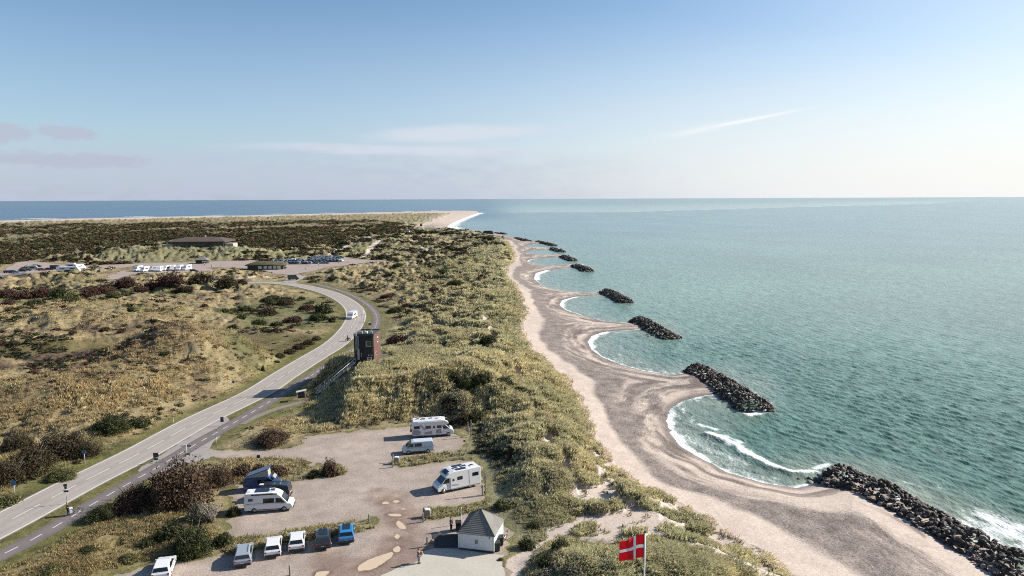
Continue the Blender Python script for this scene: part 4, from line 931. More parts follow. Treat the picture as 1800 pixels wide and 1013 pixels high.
for a, b_, c_, d_ in [(48, 474, 16, 6), (62, 470, 12, 5), (155, 458, 8, 9), (135, 458, 16, 4), (218, 464, 22, 5), (190, 464, 12, 5), (430, 458, 12, 4), (690, 458, 14, 4), (430, 444, 16, 3)]:
    shrub(a, b_, c_, d_, random.choice(['dark', 'red']), 'small dark bush between the far parking and the thicket', 2, GF)
# bare pale branches showing in the grey shrub
p = WT(372, 918)[0]; b = MB(); rr = random.Random(4)
for i in range(26):
    a = rr.uniform(0, 6.28); e = rr.uniform(.6, 1.7); q = Vector((math.cos(a) * e, math.sin(a) * e, rr.uniform(1.2, 2.6))); mid = q * .5 + Vector((rr.uniform(-.3, .3), rr.uniform(-.3, .3), .2))
    b.tube([(0, 0, -.1), mid, q], .07, BARE, 5, r2=.012)
    for j in range(4): b.tube([mid.lerp(q, j / 4), mid.lerp(q, j / 4) + Vector((rr.uniform(-.5, .5), rr.uniform(-.5, .5), rr.uniform(.1, .6)))], .025, BARE, 4, r2=.006)
o = b.build('bare_shrub'); o.location = p; tag(o, 'leafless pale branched shrub left of the white campervan', 'shrub', GN)
# ------------------------------------------------------------------ boulders of the breakwaters
ROCKM = mat('dark_rock', (.062, .049, .040), .7, spec=.35, var=.5, scale=1.2, bump=.5, obj_rand=.35); ROCKL = mat('pale_rock', (.25, .21, .18), .75, var=.35, scale=1.2, bump=.5)
def rock_proto(seed, m):
    rg = np.random.default_rng(seed); bm = bmesh.new(); bmesh.ops.create_icosphere(bm, subdivisions=2, radius=.5)
    s = rg.uniform(.75, 1.25, 3)
    pl = rg.normal(0, 1, (9, 3)); pl /= np.linalg.norm(pl, axis=1)[:, None]; off_ = rg.uniform(.22, .42, 9)
    for v in bm.verts:
        c = np.array(v.co)
        for n_, o_ in zip(pl, off_):
            d = c @ n_ - o_
            if d > 0: c = c - n_ * d * .92
        c = c * s; v.co = c
    me = bpy.data.meshes.new('boulder'); bm.to_mesh(me); bm.free(); me.materials.append(m); return me
PROT = [rock_proto(i, ROCKM) for i in range(12)] + [rock_proto(50 + i, ROCKL) for i in range(2)]
rocks = []
rr = random.Random(2)
for bi, (pts, hw, hh) in enumerate(BREAK):
    C = resample(smooth_line(Wl(pts, .3), 6), .5); Nn = normals2(C); n_ = len(C); near_ = bi >= 6
    sp = .64 if near_ else 1.3; ln = n_ * .5; num = int(ln * hw * 2 * 1.9 / sp ** 2)
    for j in range(num):
        s = rr.uniform(-.02, 1.02); u = rr.uniform(-1, 1); k = min(max(int(s * n_), 0), n_ - 1)
        endf = min(1, min(s + .04, 1.04 - s) * ln / 3.2) ; w = hw * (.55 + .45 * endf)
        c = C[k] + Nn[k] * u * w * (1 + .22 * float(gn(s * ln / 5.0, bi + .5))) + (C[k] - C[k - 1 if k else 1]) * 0
        top = hh * (1 - abs(u) ** 1.8) * max(.25, endf); h = top * (1 + .35 * float(gn(s * ln / 3.5, bi + 4.5))) - rr.random() ** 2 * .6 - .15
        sz = sp * rr.uniform(.7, 1.35) * (1.5 if rr.random() < .12 else 1)
        rocks.append((math.hypot(*c), bi, c[0], c[1], max(h, -.1), sz))
for (px_, py_, bi, nn, sp_) in [(1430, 845, 9, 10, 9), (1275, 705, 8, 6, 9), (1140, 590, 7, 4, 6), (1213, 655, 8, 3, 3), (1400, 838, 9, 5, 8)]:
    for j in range(nn):
        c = W(px_ + rr.uniform(-sp_, sp_), py_ + rr.uniform(-sp_, sp_) * .6, 0); rocks.append((math.hypot(*c), bi, c[0], c[1], -.1, rr.uniform(.7, 1.2)))
seen = [r for r in rocks if (lambda q: 0 <= 900 + FPX * q[0] / (q[1] * .992 + CAMZ * .124) <= 1810 and math.atan2(CAMZ, q[1]) < .52)((r[2], r[3]))]
seen.sort(); single = set(id(r) for r in seen[:300])
WH = {9: 'the near revetment right of the beach', 8: 'the second breakwater off the beach', 7: 'the third breakwater', 6: 'the fourth breakwater'}
V = []; F = []; MI = []; rest_proto = [(np.array([v.co[:] for v in p.vertices]), np.array([q.vertices[:] for q in p.polygons])) for p in PROT]; base = 0
for r in rocks:
    k = rr.randrange(12) if rr.random() < .86 else 12 + rr.randrange(2); e = (rr.uniform(-.4, .4), rr.uniform(-.4, .4), rr.uniform(0, 6.28)); s = r[5]; sc = (s * rr.uniform(.8, 1.25), s * rr.uniform(.7, 1.1), s * rr.uniform(.55, .9))
    if id(r) in single:
        o = link(bpy.data.objects.new('boulder', PROT[k])); o.location = (r[2], r[3], r[4]); o.rotation_euler = e; o.scale = sc
        tag(o, 'rough %s boulder heaped on %s' % ('pale' if k > 11 else 'dark', WH.get(r[1], 'the breakwater')), 'boulder', 'boulders of ' + WH.get(r[1], 'the breakwater'))
    else:
        v, f = rest_proto[k]; M_ = (Matrix.Rotation(e[2], 3, 'Z') @ Matrix.Rotation(e[1], 3, 'Y') @ Matrix.Rotation(e[0], 3, 'X')); v = (v * np.array(sc)) @ np.array(M_).T + np.array([r[2], r[3], r[4]])
        V.append(v); F.append(f + base); MI += [1 if k > 11 else 0] * len(f); base += len(v)
me = npmesh('boulders', np.vstack(V), np.vstack(F), [ROCKM, ROCKL], mi=MI)
tag(link(bpy.data.objects.new('boulders', me)), 'dark boulders of the farther breakwaters reaching along the coast', 'boulders', kind='stuff')
# ------------------------------------------------------------------ vehicles
GLASS = mat('car_glass', (.012, .016, .020), .06, spec=.9); TYRE = mat('tyre_rubber', (.016, .016, .016), .85); RIM = mat('wheel_rim', (.45, .45, .46), .35, .7)
TAIL = mat('tail_light_red', (.42, .012, .012), .25); HEAD = mat('headlight_glass', (.62, .64, .66), .12); BLACKP = mat('black_plastic', (.022, .022, .024), .55); PLATE = mat('number_plate_white', (.72, .72, .70), .5)
WHITEP = mat('white_paint', (.74, .75, .76), .28, coat=.4); GREYD = mat('grey_decal', (.30, .31, .33), .4); PANEL = mat('solar_panel', (.010, .014, .030), .15, spec=.7)
def paint(name, c, r=.28): return mat(name, c, r, coat=.6)
SILVER = paint('silver_paint', (.30, .34, .39)); DARKG = paint('dark_grey_paint', (.030, .034, .040)); BLUE = paint('bright_blue_paint', (.03, .22, .50)); NAVY = paint('navy_paint', (.018, .055, .16)); SLATE = paint('slate_paint', (.030, .045, .060)); ICE = paint('pale_blue_white_paint', (.56, .63, .70))
def hull(mb, out, Wd, zb, k, m):
    n = len(out); V = [(x, s * (Wd / 2 - k * max(0, z_ - zb)), z_) for s in (-1, 1) for x, z_ in out]
    mb.add(V, [tuple(range(n)), tuple(range(2 * n - 1, n - 1, -1))] + [(i, i + n, (i + 1) % n + n, (i + 1) % n) for i in range(n)], m)
def side_glass(mb, pts, Wd, zb, k, m, s, off=.014):
    V = [(x, s * (Wd / 2 - k * max(0, z_ - zb) + off), z_) for x, z_ in pts]
    W2 = [(x, y - s * .03, z_) for x, y, z_ in V]; n = len(V)
    mb.add(V + W2, [tuple(range(n)), tuple(range(2 * n - 1, n - 1, -1))] + [(i, i + n, (i + 1) % n + n, (i + 1) % n) for i in range(n)], m)
def seg_glass(mb, a, b, Wd, zb, k, m, u=(.08, .92), side=.1, off=.016):
    d = Vector((b[0] - a[0], 0, b[1] - a[1])); nrm = Vector((-d.z, 0, d.x)).normalized()
    if nrm.z < 0: nrm = -nrm
    V = []
    for q in u:
        p = Vector((a[0], 0, a[1])) + d * q; hw = Wd / 2 - k * max(0, p.z - zb) - side
        V += [p + nrm * off + Vector((0, -hw, 0)), p + nrm * off + Vector((0, hw, 0))]
    V = [V[0], V[1], V[3], V[2]]; V2 = [v - nrm * .03 for v in V]
    mb.add(V + V2, [(0, 1, 2, 3), (7, 6, 5, 4), (0, 4, 5, 1), (1, 5, 6, 2), (2, 6, 7, 3), (3, 7, 4, 0)], m)
def one(name, parent, fn, bevel=0):
    b = MB(); fn(b); return b.build(name, parent, bevel)
def wheels(root, xs, Wd, r):
    for x in xs:
        for s in (-1, 1):
            w = one('wheel', root, lambda b: b.disc((x, s * (Wd / 2 - .10), r), (0, 1, 0), r, .22, TYRE, 18))
            one('rim', w, lambda b: (b.disc((x, s * (Wd / 2 + .012), r), (0, 1, 0), r * .62, .03, RIM, 12), b.disc((x, s * (Wd / 2 + .03), r), (0, 1, 0), r * .15, .03, BLACKP, 8)))
def lights(root, xf, xr, Wd, zf, zr, hr=.16):
    for s in (-1, 1):
        one('headlight', root, lambda b: b.box((xf, s * (Wd / 2 - .24), zf), (.12, .34, .15), HEAD), .03)
        one('tail_light', root, lambda b: b.box((xr, s * (Wd / 2 - .14), zr), (.08, .20, hr), TAIL), .02)
    one('number_plate', root, lambda b: b.box((xr - .02, 0, zr - .28), (.03, .5, .11), PLATE)); one('number_plate', root, lambda b: b.box((xf + .09, 0, zf - .3), (.03, .5, .11), PLATE))
def mirrors(root, x, Wd, z_, m):
    for s in (-1, 1): one('mirror', root, lambda b: b.box((x, s * (Wd / 2 + .06), z_), (.10, .15, .12), m), .02)
def car(m, label, style='hatch', roof=None, Lc=4.3, Wd=1.82, H=1.5, group='cars parked nose-in along the hedge', glassroof=False, rails=False):
    root = empty('parked_car', (0, 0, 0), 0, label, 'car', group); h = Lc / 2; zb = .95; k = .34
    lo = [(-h + .05, .28), (-h, .5), (-h + .03, .85), (-h + .12, zb), (h * .46, zb + .02), (h * .86, .84), (h - .03, .66), (h, .45), (h - .06, .26)]
    if style == 'suv': up = [(-h + .10, zb - .02), (-h + .30, H - .10), (-h + .55, H - .01), (-.1, H), (h * .18, H - .06), (h * .52, zb)]
    else: up = [(-h + .10, zb - .02), (-h + .48, H - .12), (-h + .85, H - .02), (-.1, H), (h * .12, H - .05), (h * .52, zb)]
    b = MB(); hull(b, lo, Wd, 9, 0, m); hull(b, up, Wd - .04, zb, k, m); b.build('body', root, .05)
    one('windscreen', root, lambda q: seg_glass(q, up[5], up[4], Wd - .04, zb, k, GLASS)); one('rear_window', root, lambda q: seg_glass(q, up[0], up[1], Wd - .04, zb, k, GLASS, (.22, .95)))
    for s in (-1, 1):
        one('side_window', root, lambda q: (side_glass(q, [(-h * .62, zb + .05), (-h * .52, H - .14), (-.12, H - .10), (-.12, zb + .05)], Wd - .04, zb, k, GLASS, s), side_glass(q, [(-.04, zb + .05), (-.04, H - .10), (h * .10, H - .13), (h * .40, zb + .05)], Wd - .04, zb, k, GLASS, s)))
    if glassroof: one('roof_window', root, lambda q: q.box((-.1 - .25, 0, H + .012), (1.5, .95, .02), GLASS), .01)
    if roof is not None: one('roof_panel', root, lambda q: q.box((-.45, 0, H + .008), (1.35, 1.1, .03), roof), .01)
    if rails:
        for s in (-1, 1): one('roof_rail', root, lambda q: q.tube([(-h + .7, s * .58, H - .02), (-h + .8, s * .58, H + .05), (.2, s * .58, H + .05), (.3, s * .58, H - .03)], .025, RIM, 6))
    one('bumper', root, lambda q: q.box((-h - .01, 0, .42), (.14, Wd - .1, .26), BLACKP), .03); one('bumper', root, lambda q: q.box((h - .02, 0, .36), (.14, Wd - .2, .2), BLACKP), .03)
    wheels(root, (-h * .62, h * .62), Wd, .33); lights(root, h - .10, -h + .03, Wd, .68, .80); mirrors(root, h * .42, Wd, zb + .08, m)
    return root
def put(root, rear, front, z_=L):
    a = W(*rear, z_); b = W(*front, z_); d = b - a; root.location = (float((a[0] + b[0]) / 2), float((a[1] + b[1]) / 2), z_ + .02); root.rotation_euler = (0, 0, math.atan2(d[1], d[0])); return root
def put_side(root, rear, front, Wd, Lc, anchor='front', z_=L):
    """rear and front: where the near side meets the ground"""
    a = W(*rear, z_); b = W(*front, z_); d = (b - a) / np.linalg.norm(b - a); n_ = np.array([-d[1], d[0]]); n_ = n_ if n_[1] > 0 else -n_
    c = (a + b) / 2 + n_ * Wd / 2; root.location = (float(c[0]), float(c[1]), z_ + .02); root.rotation_euler = (0, 0, math.atan2(d[1], d[0])); return root
put(car(SILVER, 'silver estate car, first of the row seen from behind', 'suv', Lc=4.5, rails=True), (426, 1003), (432, 963))
put(car(WHITEP, 'white car with a high tail between the silver car and another white car', 'hatch', Lc=4.2, Wd=1.78), (479, 987), (483, 950))
put(car(WHITEP, 'white car between the other white car and the dark one', 'hatch', Lc=4.1, Wd=1.76), (521, 977), (524, 941))
put(car(DARKG, 'dark grey car with a glass roof beside the blue car', 'suv', Lc=4.3, glassroof=True), (568, 972), (568, 937))
put(car(BLUE, 'bright blue small car at the end of the row', 'hatch', roof=None, Lc=4.1, glassroof=True), (609, 962), (610, 928))
put(car(WHITEP, 'white car alone at the bottom edge of the picture', 'hatch', Lc=4.3, group='cars parked nose-in along the hedge'), (281, 1027), (297, 986))
# --- vans and motorhomes
def van(m, label, Lc=4.9, Wd=1.9, H=1.95, high=False, name='campervan', cat='campervan'):
    root = empty(name, (0, 0, 0), 0, label, cat); h = Lc / 2; zb = 1.12; k = .13 if not high else .10
    lo = [(-h, .35), (-h - .03, zb), (h * .74, zb), (h * .94, .92 if not high else 1.02), (h, .62), (h - .03, .32)]
    up = [(-h - .03, zb - .02), (-h + .10, H - .12), (-h + .25, H), (h * .28, H), (h * .42, H - .08), (h * .78, zb)] if not high else [(-h - .03, zb - .02), (-h + .02, H - .15), (-h + .15, H), (h * .18, H), (h * .38, H - .22), (h * .52, H - .52), (h * .80, zb)]
    b = MB(); hull(b, lo, Wd, 9, 0, m); hull(b, up, Wd - .02, zb, k, m); b.build('body', root, .06)
    one('windscreen', root, lambda q: seg_glass(q, up[-1], up[-2], Wd - .02, zb, k, GLASS, (.05, .92))); one('rear_window', root, lambda q: seg_glass(q, up[0], up[1], Wd - .02, zb, k, GLASS, (.25, .9), .2))
    zt = min(H - .25, 1.85) if not high else 1.85
    xf = h * (.52 if not high else .50)
    for s in (-1, 1):
        one('side_window', root, lambda q: (side_glass(q, [(h * .30, zb + .06), (h * .30, zt), (xf, zt - .03), (h * .70, zb + .06)], Wd - .02, zb, k, GLASS, s)))
        one('side_window', root, lambda q: (side_glass(q, [(-h * .22, zb + .08), (-h * .22, zt), (h * .24, zt), (h * .24, zb + .08)], Wd - .02, zb, k, GLASS, s)))
        one('bumper', root, lambda q: q.box((0, s * (Wd / 2), .42), (Lc * .52, .05, .10), BLACKP))
    one('bumper', root, lambda q: q.box((h - .02, 0, .42), (.16, Wd - .1, .24), BLACKP), .03); one('bumper', root, lambda q: q.box((-h, 0, .42), (.14, Wd - .1, .2), BLACKP), .03)
    wheels(root, (-h * .60, h * .64), Wd, .35); lights(root, h - .16, -h - .03, Wd, .80, 1.15, .4); mirrors(root, h * .66, Wd, zb + .16, BLACKP)
    return root
t5 = van(ICE, 'pale blue white van with dark windows beside the long grass strip', 4.9, 1.9, 1.96, cat='van', name='van'); put_side(t5, (762, 796.5), (709, 800.5), 1.9, 4.9)
one('side_trim', t5, lambda q: q.box((-.3, 0, 1.02), (4.2, 1.925, .05), GREYD))
wv = van(WHITEP, 'white high roofed campervan with solar panel on its roof', 6.0, 2.02, 2.55, True); put_side(wv, (430.5, 904), (514, 898.5), 2.02, 6)
one('solar_panel', wv, lambda q: q.box((-.9, .1, 2.585), (1.7, 1.1, .05), PANEL), .01); one('roof_hatch', wv, lambda q: (q.box((.45, .05, 2.60), (.75, .75, .09), WHITEP), q.box((.45, .05, 2.65), (.55, .55, .02), PANEL)), .01)
one('roof_hatch', wv, lambda q: q.box((-2.5, 0, 2.60), (.5, .5, .08), WHITEP), .02); one('awning', wv, lambda q: q.box((-.5, -.98, 2.42), (3.2, .16, .14), BLACKP), .03); one('side_window', wv, lambda q: q.box((-2.2, -.96, 1.75), (.55, .03, .32), GLASS), .01)
one('side_step', wv, lambda q: q.box((-.3, -1.02, .36), (3.0, .10, .06), RIM)); one('side_line', wv, lambda q: q.box((-.6, 0, 1.24), (4.4, 2.032, .06), GREYD))
dv = van(SLATE, 'dark slate campervan between the white campervan and the pop top one', 5.1, 1.92, 2.05); put_side(dv, (507, 880), (441, 882.5), 1.92, 5.1)
one('roof_hatch', dv, lambda q: (q.box((-.9, .05, 2.08), (.85, .8, .06), RIM), q.box((-.9, .05, 2.12), (.65, .62, .02), PANEL)), .01); one('solar_panel', dv, lambda q: q.box((.2, 0, 2.08), (1.0, 1.1, .04), PANEL), .01)
one('roof_hatch', dv, lambda q: q.box((1.2, .1, 2.02), (.5, .5, .05), WHITEP)); one('roof_rail', dv, lambda q: (q.box((-.1, -.72, 2.07), (3.4, .06, .06), BLACKP), q.box((-.1, .72, 2.07), (3.4, .06, .06), BLACKP)))
bv = van(NAVY, 'blue campervan with its pop top roof raised, behind the dark one', 4.9, 1.9, 1.95); put_side(bv, (430, 866.5), (491, 863), 1.9, 4.9)
CANV = mat('pop_top_canvas', (.34, .33, .31), .9)
def poptop(q):
    V = []
    x0, x1 = -1.95, .95
    for s in (-1, 1): V += [(x0, s * .74, 1.99), (x1, s * .74, 1.99), (x1 - .12, s * .74, 3.02), (x0, s * .74, 2.10)]
    q.add(V, [(0, 1, 2, 3), (7, 6, 5, 4), (1, 5, 6, 2), (0, 4, 5, 1), (3, 2, 6, 7), (0, 3, 7, 4)], CANV)
one('canvas', bv, poptop)
one('pop_top_roof', bv, lambda q: q.box((-.48, 0, 2.66), (3.15, 1.62, .11), NAVY, ry=-math.atan2(.92, 2.78)), .04)
one('windscreen_glint', bv, lambda q: q.box((1.62, 0, 1.86), (.5, 1.3, .03), mat('glint_silver', (.6, .62, .63), .3, .6), ry=.7))  # bright silver plate that paints the glint on the windscreen
def motorhome(label, stripe, front_h):
    root = empty('motorhome', (0, 0, 0), 0, label, 'motorhome'); Wd = 2.25
    box_ = [(-3.45, .42), (-3.5, .8), (-3.5, 2.70), (-3.38, 2.88), (1.25, 2.95), (1.95, 2.86), (2.45, 2.60), (2.62, 2.30), (2.30, 2.12), (1.55, 2.06), (1.5, .42)] if front_h else [(-3.45, .42), (-3.5, .8), (-3.5, 2.72), (-3.35, 2.88), (.9, 2.88), (1.7, 2.72), (2.20, 2.36), (2.28, 2.16), (1.75, 2.06), (1.5, 2.0), (1.5, .42)]
    cab = [(1.4, .38), (1.4, 2.04), (2.1, 2.04), (2.92, 1.30), (3.30, 1.12), (3.48, .82), (3.46, .36)]
    b = MB(); hull(b, box_, Wd, 9, 0, WHITEP); b.build('body', root, .07); b = MB(); hull(b, cab, 2.02, 1.25, .10, WHITEP); b.build('cab', root, .06)
    one('windscreen', root, lambda q: seg_glass(q, cab[3], cab[2], 2.02, 1.25, .10, GLASS, (.06, .94), .12))
    if front_h: one('roof_window', root, lambda q: q.box((2.36, 0, 2.70), (.50, 1.25, .05), GLASS, ry=.72), .02)
    else: one('roof_window', root, lambda q: q.box((1.78, 0, 2.66), (.75, 1.35, .05), GLASS, ry=.60), .02)
    for s in (-1, 1):
        one('side_window', root, lambda q: side_glass(q, [(1.62, 1.36), (1.62, 1.92), (2.12, 1.92), (2.72, 1.36)], 2.02, 1.25, .10, GLASS, s))
        for x, w, zc, hh in ([(-2.75, .95, 1.85, .5), (-.85, .95, 1.80, .5), (1.0, .8, 1.80, .5)] if front_h else [(-2.6, 1.0, 1.95, .5), (-.05, .85, 1.8, .48), (1.0, .3, 1.7, .3)]): one('side_window', root, lambda q: q.box((x, s * (Wd / 2 + .008), zc), (w, .03, hh), GLASS), .01)
    one('door', root, lambda q: (q.box((.12, -Wd / 2 - .008, 1.35), (.62, .02, 1.75), WHITEP), q.box((.12, -Wd / 2 - .02, 1.78), (.34, .02, .45), GLASS)), .008)
    one('stripe', root, lambda q: stripe(q, Wd))
    one('skirt', root, lambda q: (q.box((-1.0, 0, .44), (4.6, Wd + .012, .16), GREYD)))
    for x, y, w in ([(-2.5, .3, .5), (-1.6, 0, .75), (-.3, .2, .6), (.7, -.1, .5)] if front_h else [(-2.4, .2, .6), (-1.2, 0, .8), (.2, .1, .7)]): one('roof_hatch', root, lambda q: (q.box((x, y, 2.95), (w, w * .85, .12), WHITEP), q.box((x, y, 3.02), (w * .8, w * .65, .02), PANEL)), .02)
    one('awning', root, lambda q: q.box((-.6, -Wd / 2 - .04, 2.72), (4.0, .12, .14), WHITEP), .03)
    one('bumper', root, lambda q: q.box((3.42, 0, .46), (.18, 1.95, .26), BLACKP), .03); one('bumper', root, lambda q: q.box((-3.48, 0, .5), (.14, 2.1, .2), GREYD), .03)
    wheels(root, (-1.75, 2.55), 2.06, .36); lights(root, 3.36, -3.50, 2.1, .86, .85, .3); mirrors(root, 2.35, 2.10, 1.5, BLACKP)
    if front_h: one('ladder', root, lambda q: [q.tube([(-3.58, y, .9), (-3.58, y, 2.9)], .02, RIM, 6) for y in (.5, .85)] + [q.tube([(-3.58, .5, 1 + i * .3), (-3.58, .85, 1 + i * .3)], .015, RIM, 6) for i in range(6)])
    return root
def stripeA(q, Wd):
    for s in (-1, 1):
        for pts in ([(-3.4, .62), (-3.4, 1.55), (-2.6, 1.5), (-2.1, 1.1), (-2.2, .62)], [(-1.5, .62), (-1.45, .95), (1.3, 1.45), (1.45, .62)], [(-2.4, 2.25), (-1.5, 1.35), (-1.2, 1.35), (-2.0, 2.25)]): side_glass(q, pts, Wd, 9, 0, GREYD, s, .006)
def stripeB(q, Wd):
    for s in (-1, 1):
        side_glass(q, [(-1.65, .60), (-1.55, 2.6), (-1.45, 2.6), (-1.52, .60)], Wd, 9, 0, GREYD, s, .006); side_glass(q, [(.2, .80), (.2, .95), (1.3, 1.1), (1.3, .9)], Wd, 9, 0, GREYD, s, .006)
mh = motorhome('white motorhome with an over-cab bulge and bicycles on its tail', stripeA, True); put_side(mh, (726, 771.5), (797.5, 767), 2.25, 7)
mh3 = motorhome('white motorhome with sloped nose parked right of the gravel centre', stripeB, False); put_side(mh3, (841, 855.5), (775, 870), 2.25, 7); mh3.scale = (.93, 1, 1)
for p_, n_ in ((mh3, 'solar_panel'),): one(n_, p_, lambda q: (q.box((-.4, -.65, 2.93), (1.6, .55, .04), PANEL), q.box((-.4, .65, 2.93), (1.6, .55, .04), PANEL)), .01)
# small vehicles farther away: one mesh each, the parts are too small to be told apart
def far_car_mesh(m, H=1.5, Lc=4.3, Wd=1.8, boxy=False):
    b = MB(); h = Lc / 2
    if boxy:
        hull(b, [(-h, .4), (-h, H), (h * .45, H), (h * .62, H * .82), (h * .82, 1.3), (h, 1.0), (h, .4)], Wd, 1.3, .05, m); seg_glass(b, (h * .82, 1.3), (h * .60, H * .80), Wd, 1.3, .05, GLASS, (.1, .9))
        for s in (-1, 1): b.box((-.3, s * Wd / 2, H * .62), (Lc * .4, .04, H * .2), GLASS)
        b.box((-h, 0, H * .65), (.05, Wd * .6, .6), GLASS)
    else:
        hull(b, [(-h, .35), (-h, .9), (h * .5, .95), (h, .75), (h, .35)], Wd, 9, 0, m); hull(b, [(-h + .1, .9), (-h + .6, H), (.2, H), (h * .5, .93)], Wd - .05, .95, .32, m)
        seg_glass(b, (h * .5, .93), (.2, H), Wd - .05, .95, .32, GLASS); seg_glass(b, (-h + .1, .9), (-h + .6, H), Wd - .05, .95, .32, GLASS)
        for s in (-1, 1): side_glass(b, [(-h + .5, 1.0), (-h + .75, H - .1), (.15, H - .1), (h * .4, 1.0)], Wd - .05, .95, .32, GLASS, s)
    for x in (-h * .62, h * .62):
        for s in (-1, 1): b.disc((x, s * (Wd / 2 - .08), .33), (0, 1, 0), .33, .2, TYRE, 10)
    return b.mesh('far_vehicle')
DKS = [DARKG, SLATE, NAVY, mat('black_paint', (.012, .012, .014), .25, coat=.5), SILVER, paint('dark_red_paint', (.14, .015, .02)), WHITEP, paint('mid_blue_paint', (.05, .12, .22))]
FCM = [far_car_mesh(m) for m in DKS]; FVW = far_car_mesh(WHITEP, 2.9, 6.4, 2.2, True); FVG = far_car_mesh(SILVER, 2.5, 5.6, 2.1, True); FVD = far_car_mesh(DARKG, 2.7, 5.4, 2.1, True)
def farv(me, px, py, rz, label, cat='car', group=None, name='parked_car', z_=L + .08):
    p = W(px, py, z_); o = link(bpy.data.objects.new(name, me)); o.location = (float(p[0]), float(p[1]), z_); o.rotation_euler = (0, 0, rz); return tag(o, label, cat, group)
CN = ['dark grey', 'slate', 'navy', 'black', 'silver', 'dark red', 'white', 'blue']
G1 = 'cars packed in the far car park'
for row, (y0, xa, xb, dx) in enumerate([(464.5, 503, 546, 6.1), (461.0, 480, 606, 6.0), (458.6, 506, 604, 6.2), (463.4, 551, 580, 6.4), (456.6, 548, 596, 6.6), (454.8, 544, 606, 6.3), (453.2, 552, 598, 6.4)]):
    x = xa
    while x < xb:
        kk = random.choices(range(8), [5, 5, 4, 5, 3, 1.2, 2.5, 2])[0]
        if random.random() < .9: farv(FCM[kk], x + random.uniform(-.6, .6), y0 - (x - xa) * .006, PI / 2 + random.choice((0, PI)) + random.uniform(-.15, .15), CN[kk] + ' car packed in the rows of the far car park', 'car', G1)
        x += dx
G2 = 'campers parked in a row at the far parking place'
for px_, py_ in [(243, 476.5), (254.5, 477.5), (268.5, 476), (281, 477), (293, 475.5), (304, 475.2), (316, 475), (329, 474.6)]:
    farv(random.choice((FVW, FVW, FVG)), px_, py_, PI / 2 + PI + random.uniform(-.3, .3), 'white camper in the row behind the reddish shrubs', 'camper', G2, 'camper')
farv(FCM[3], 341, 478, .1, 'black car at the right end of the row of campers'); farv(FCM[3], 449, 474, .3, 'black car just right of the turf roofed kiosk'); farv(FCM[1], 497, 472.6, .4, 'dark car alone between the turf roofed kiosk and the packed rows')
G3 = 'cars at the left end of the far parking place'
for px_, py_, k in [(14, 480, 3), (24, 479.5, 7), (30, 481, 4), (41, 477.5, 1), (48, 476.5, 0), (74, 475.8, 5), (86.5, 475, 0)]: farv(FCM[k], px_, py_, .15 + random.uniform(-.3, .3), CN[k] + ' car parked at the left end of the far parking place', 'car', G3)
farv(FVG, 59, 474.6, .3, 'silver van at the left end of the far parking', 'van', name='van'); farv(FVD, 98, 474, .2, 'dark high van left of the white campers', 'van', name='van')
for px_, py_, a in [(111.5, 478.0, .3), (127, 471.5, .1), (130, 477.5, .25), (140.5, 473, 1.2)]: farv(FVW, px_, py_, a, 'white camper in the group of four at the left far parking', 'camper', 'white campers in the group of four', 'camper')
farv(FCM[3], 121, 479, .3, 'black car in front of the group of four white campers')
rv = farv(FVW, 619, 559.5, -PI / 2 - .12, 'white van driving towards the camera in the road bend', 'van', name='van', z_=L + .04); rv.scale = (.85, .9, .78)
farv(FVD, 515.5, 492.5, .35, 'dark camper with pale side at the road junction', 'camper', name='camper', z_=L + .1)
# motorcycle with rider
def bicycle(loc, rz, label, tilt=0, m=None, group=None, moto=False):
    m = m or BLACKP; root = empty('bicycle' if not moto else 'motorcycle', loc, rz, label, 'bicycle' if not moto else 'motorcycle', group); root.rotation_euler = (tilt, 0, rz); r = .34; t_ = .025 if not moto else .07
    for x in (-.52, .52):
        w = one('wheel', root, lambda b: b.tube([(x + r * math.cos(a * PI / 8), 0, r + r * math.sin(a * PI / 8)) for a in range(17)], t_, TYRE, 6, cap=False))
        one('rim', w, lambda b: [b.tube([(x, 0, r), (x + r * math.cos(a * PI / 4), 0, r + r * math.sin(a * PI / 4))], .006, RIM, 4) for a in range(8)])
    one('frame', root, lambda b: [b.tube(p, .028, m, 6) for p in ([(-.52, 0, .34), (-.12, 0, .30), (.36, 0, .78), (-.2, 0, .75), (-.12, 0, .30)], [(-.2, 0, .75), (-.52, 0, .34)], [(.34, 0, .88), (.52, 0, .34)], [(-.2, 0, .72), (-.23, 0, .92)])])
    one('saddle', root, lambda b: b.box((-.24, 0, .95), (.28, .14, .06), BLACKP), .02); one('handlebar', root, lambda b: b.tube([(.28, -.28, .98), (.34, 0, .92), (.28, .28, .98)], .016, RIM, 6))
    if moto: one('tank', root, lambda b: (b.box((.1, 0, .72), (.7, .32, .34), BLACKP), b.box((-.4, 0, .78), (.6, .26, .14), BLACKP)), .06)
    return root
def onto(o, base, local):
    M_ = Matrix.Translation(base.location) @ Matrix.Rotation(base.rotation_euler[2], 4, 'Z'); o.location = M_ @ Vector(local)
bk = bicycle((0, 0, 0), 0, 'dark bicycle hung on the tail of the motorhome'); bk.rotation_euler = (0, 0, mh.rotation_euler[2] + PI / 2); onto(bk, mh, (-3.78, 0, 1.05))
rack = one('bicycle_rack', mh, lambda q: (q.box((-3.72, 0, 1.02), (.3, 1.5, .05), RIM), q.tube([(-3.55, -.6, 1.0), (-3.62, -.6, 2.0), (-3.62, .6, 2.0), (-3.55, .6, 1.0)], .02, RIM, 6)))
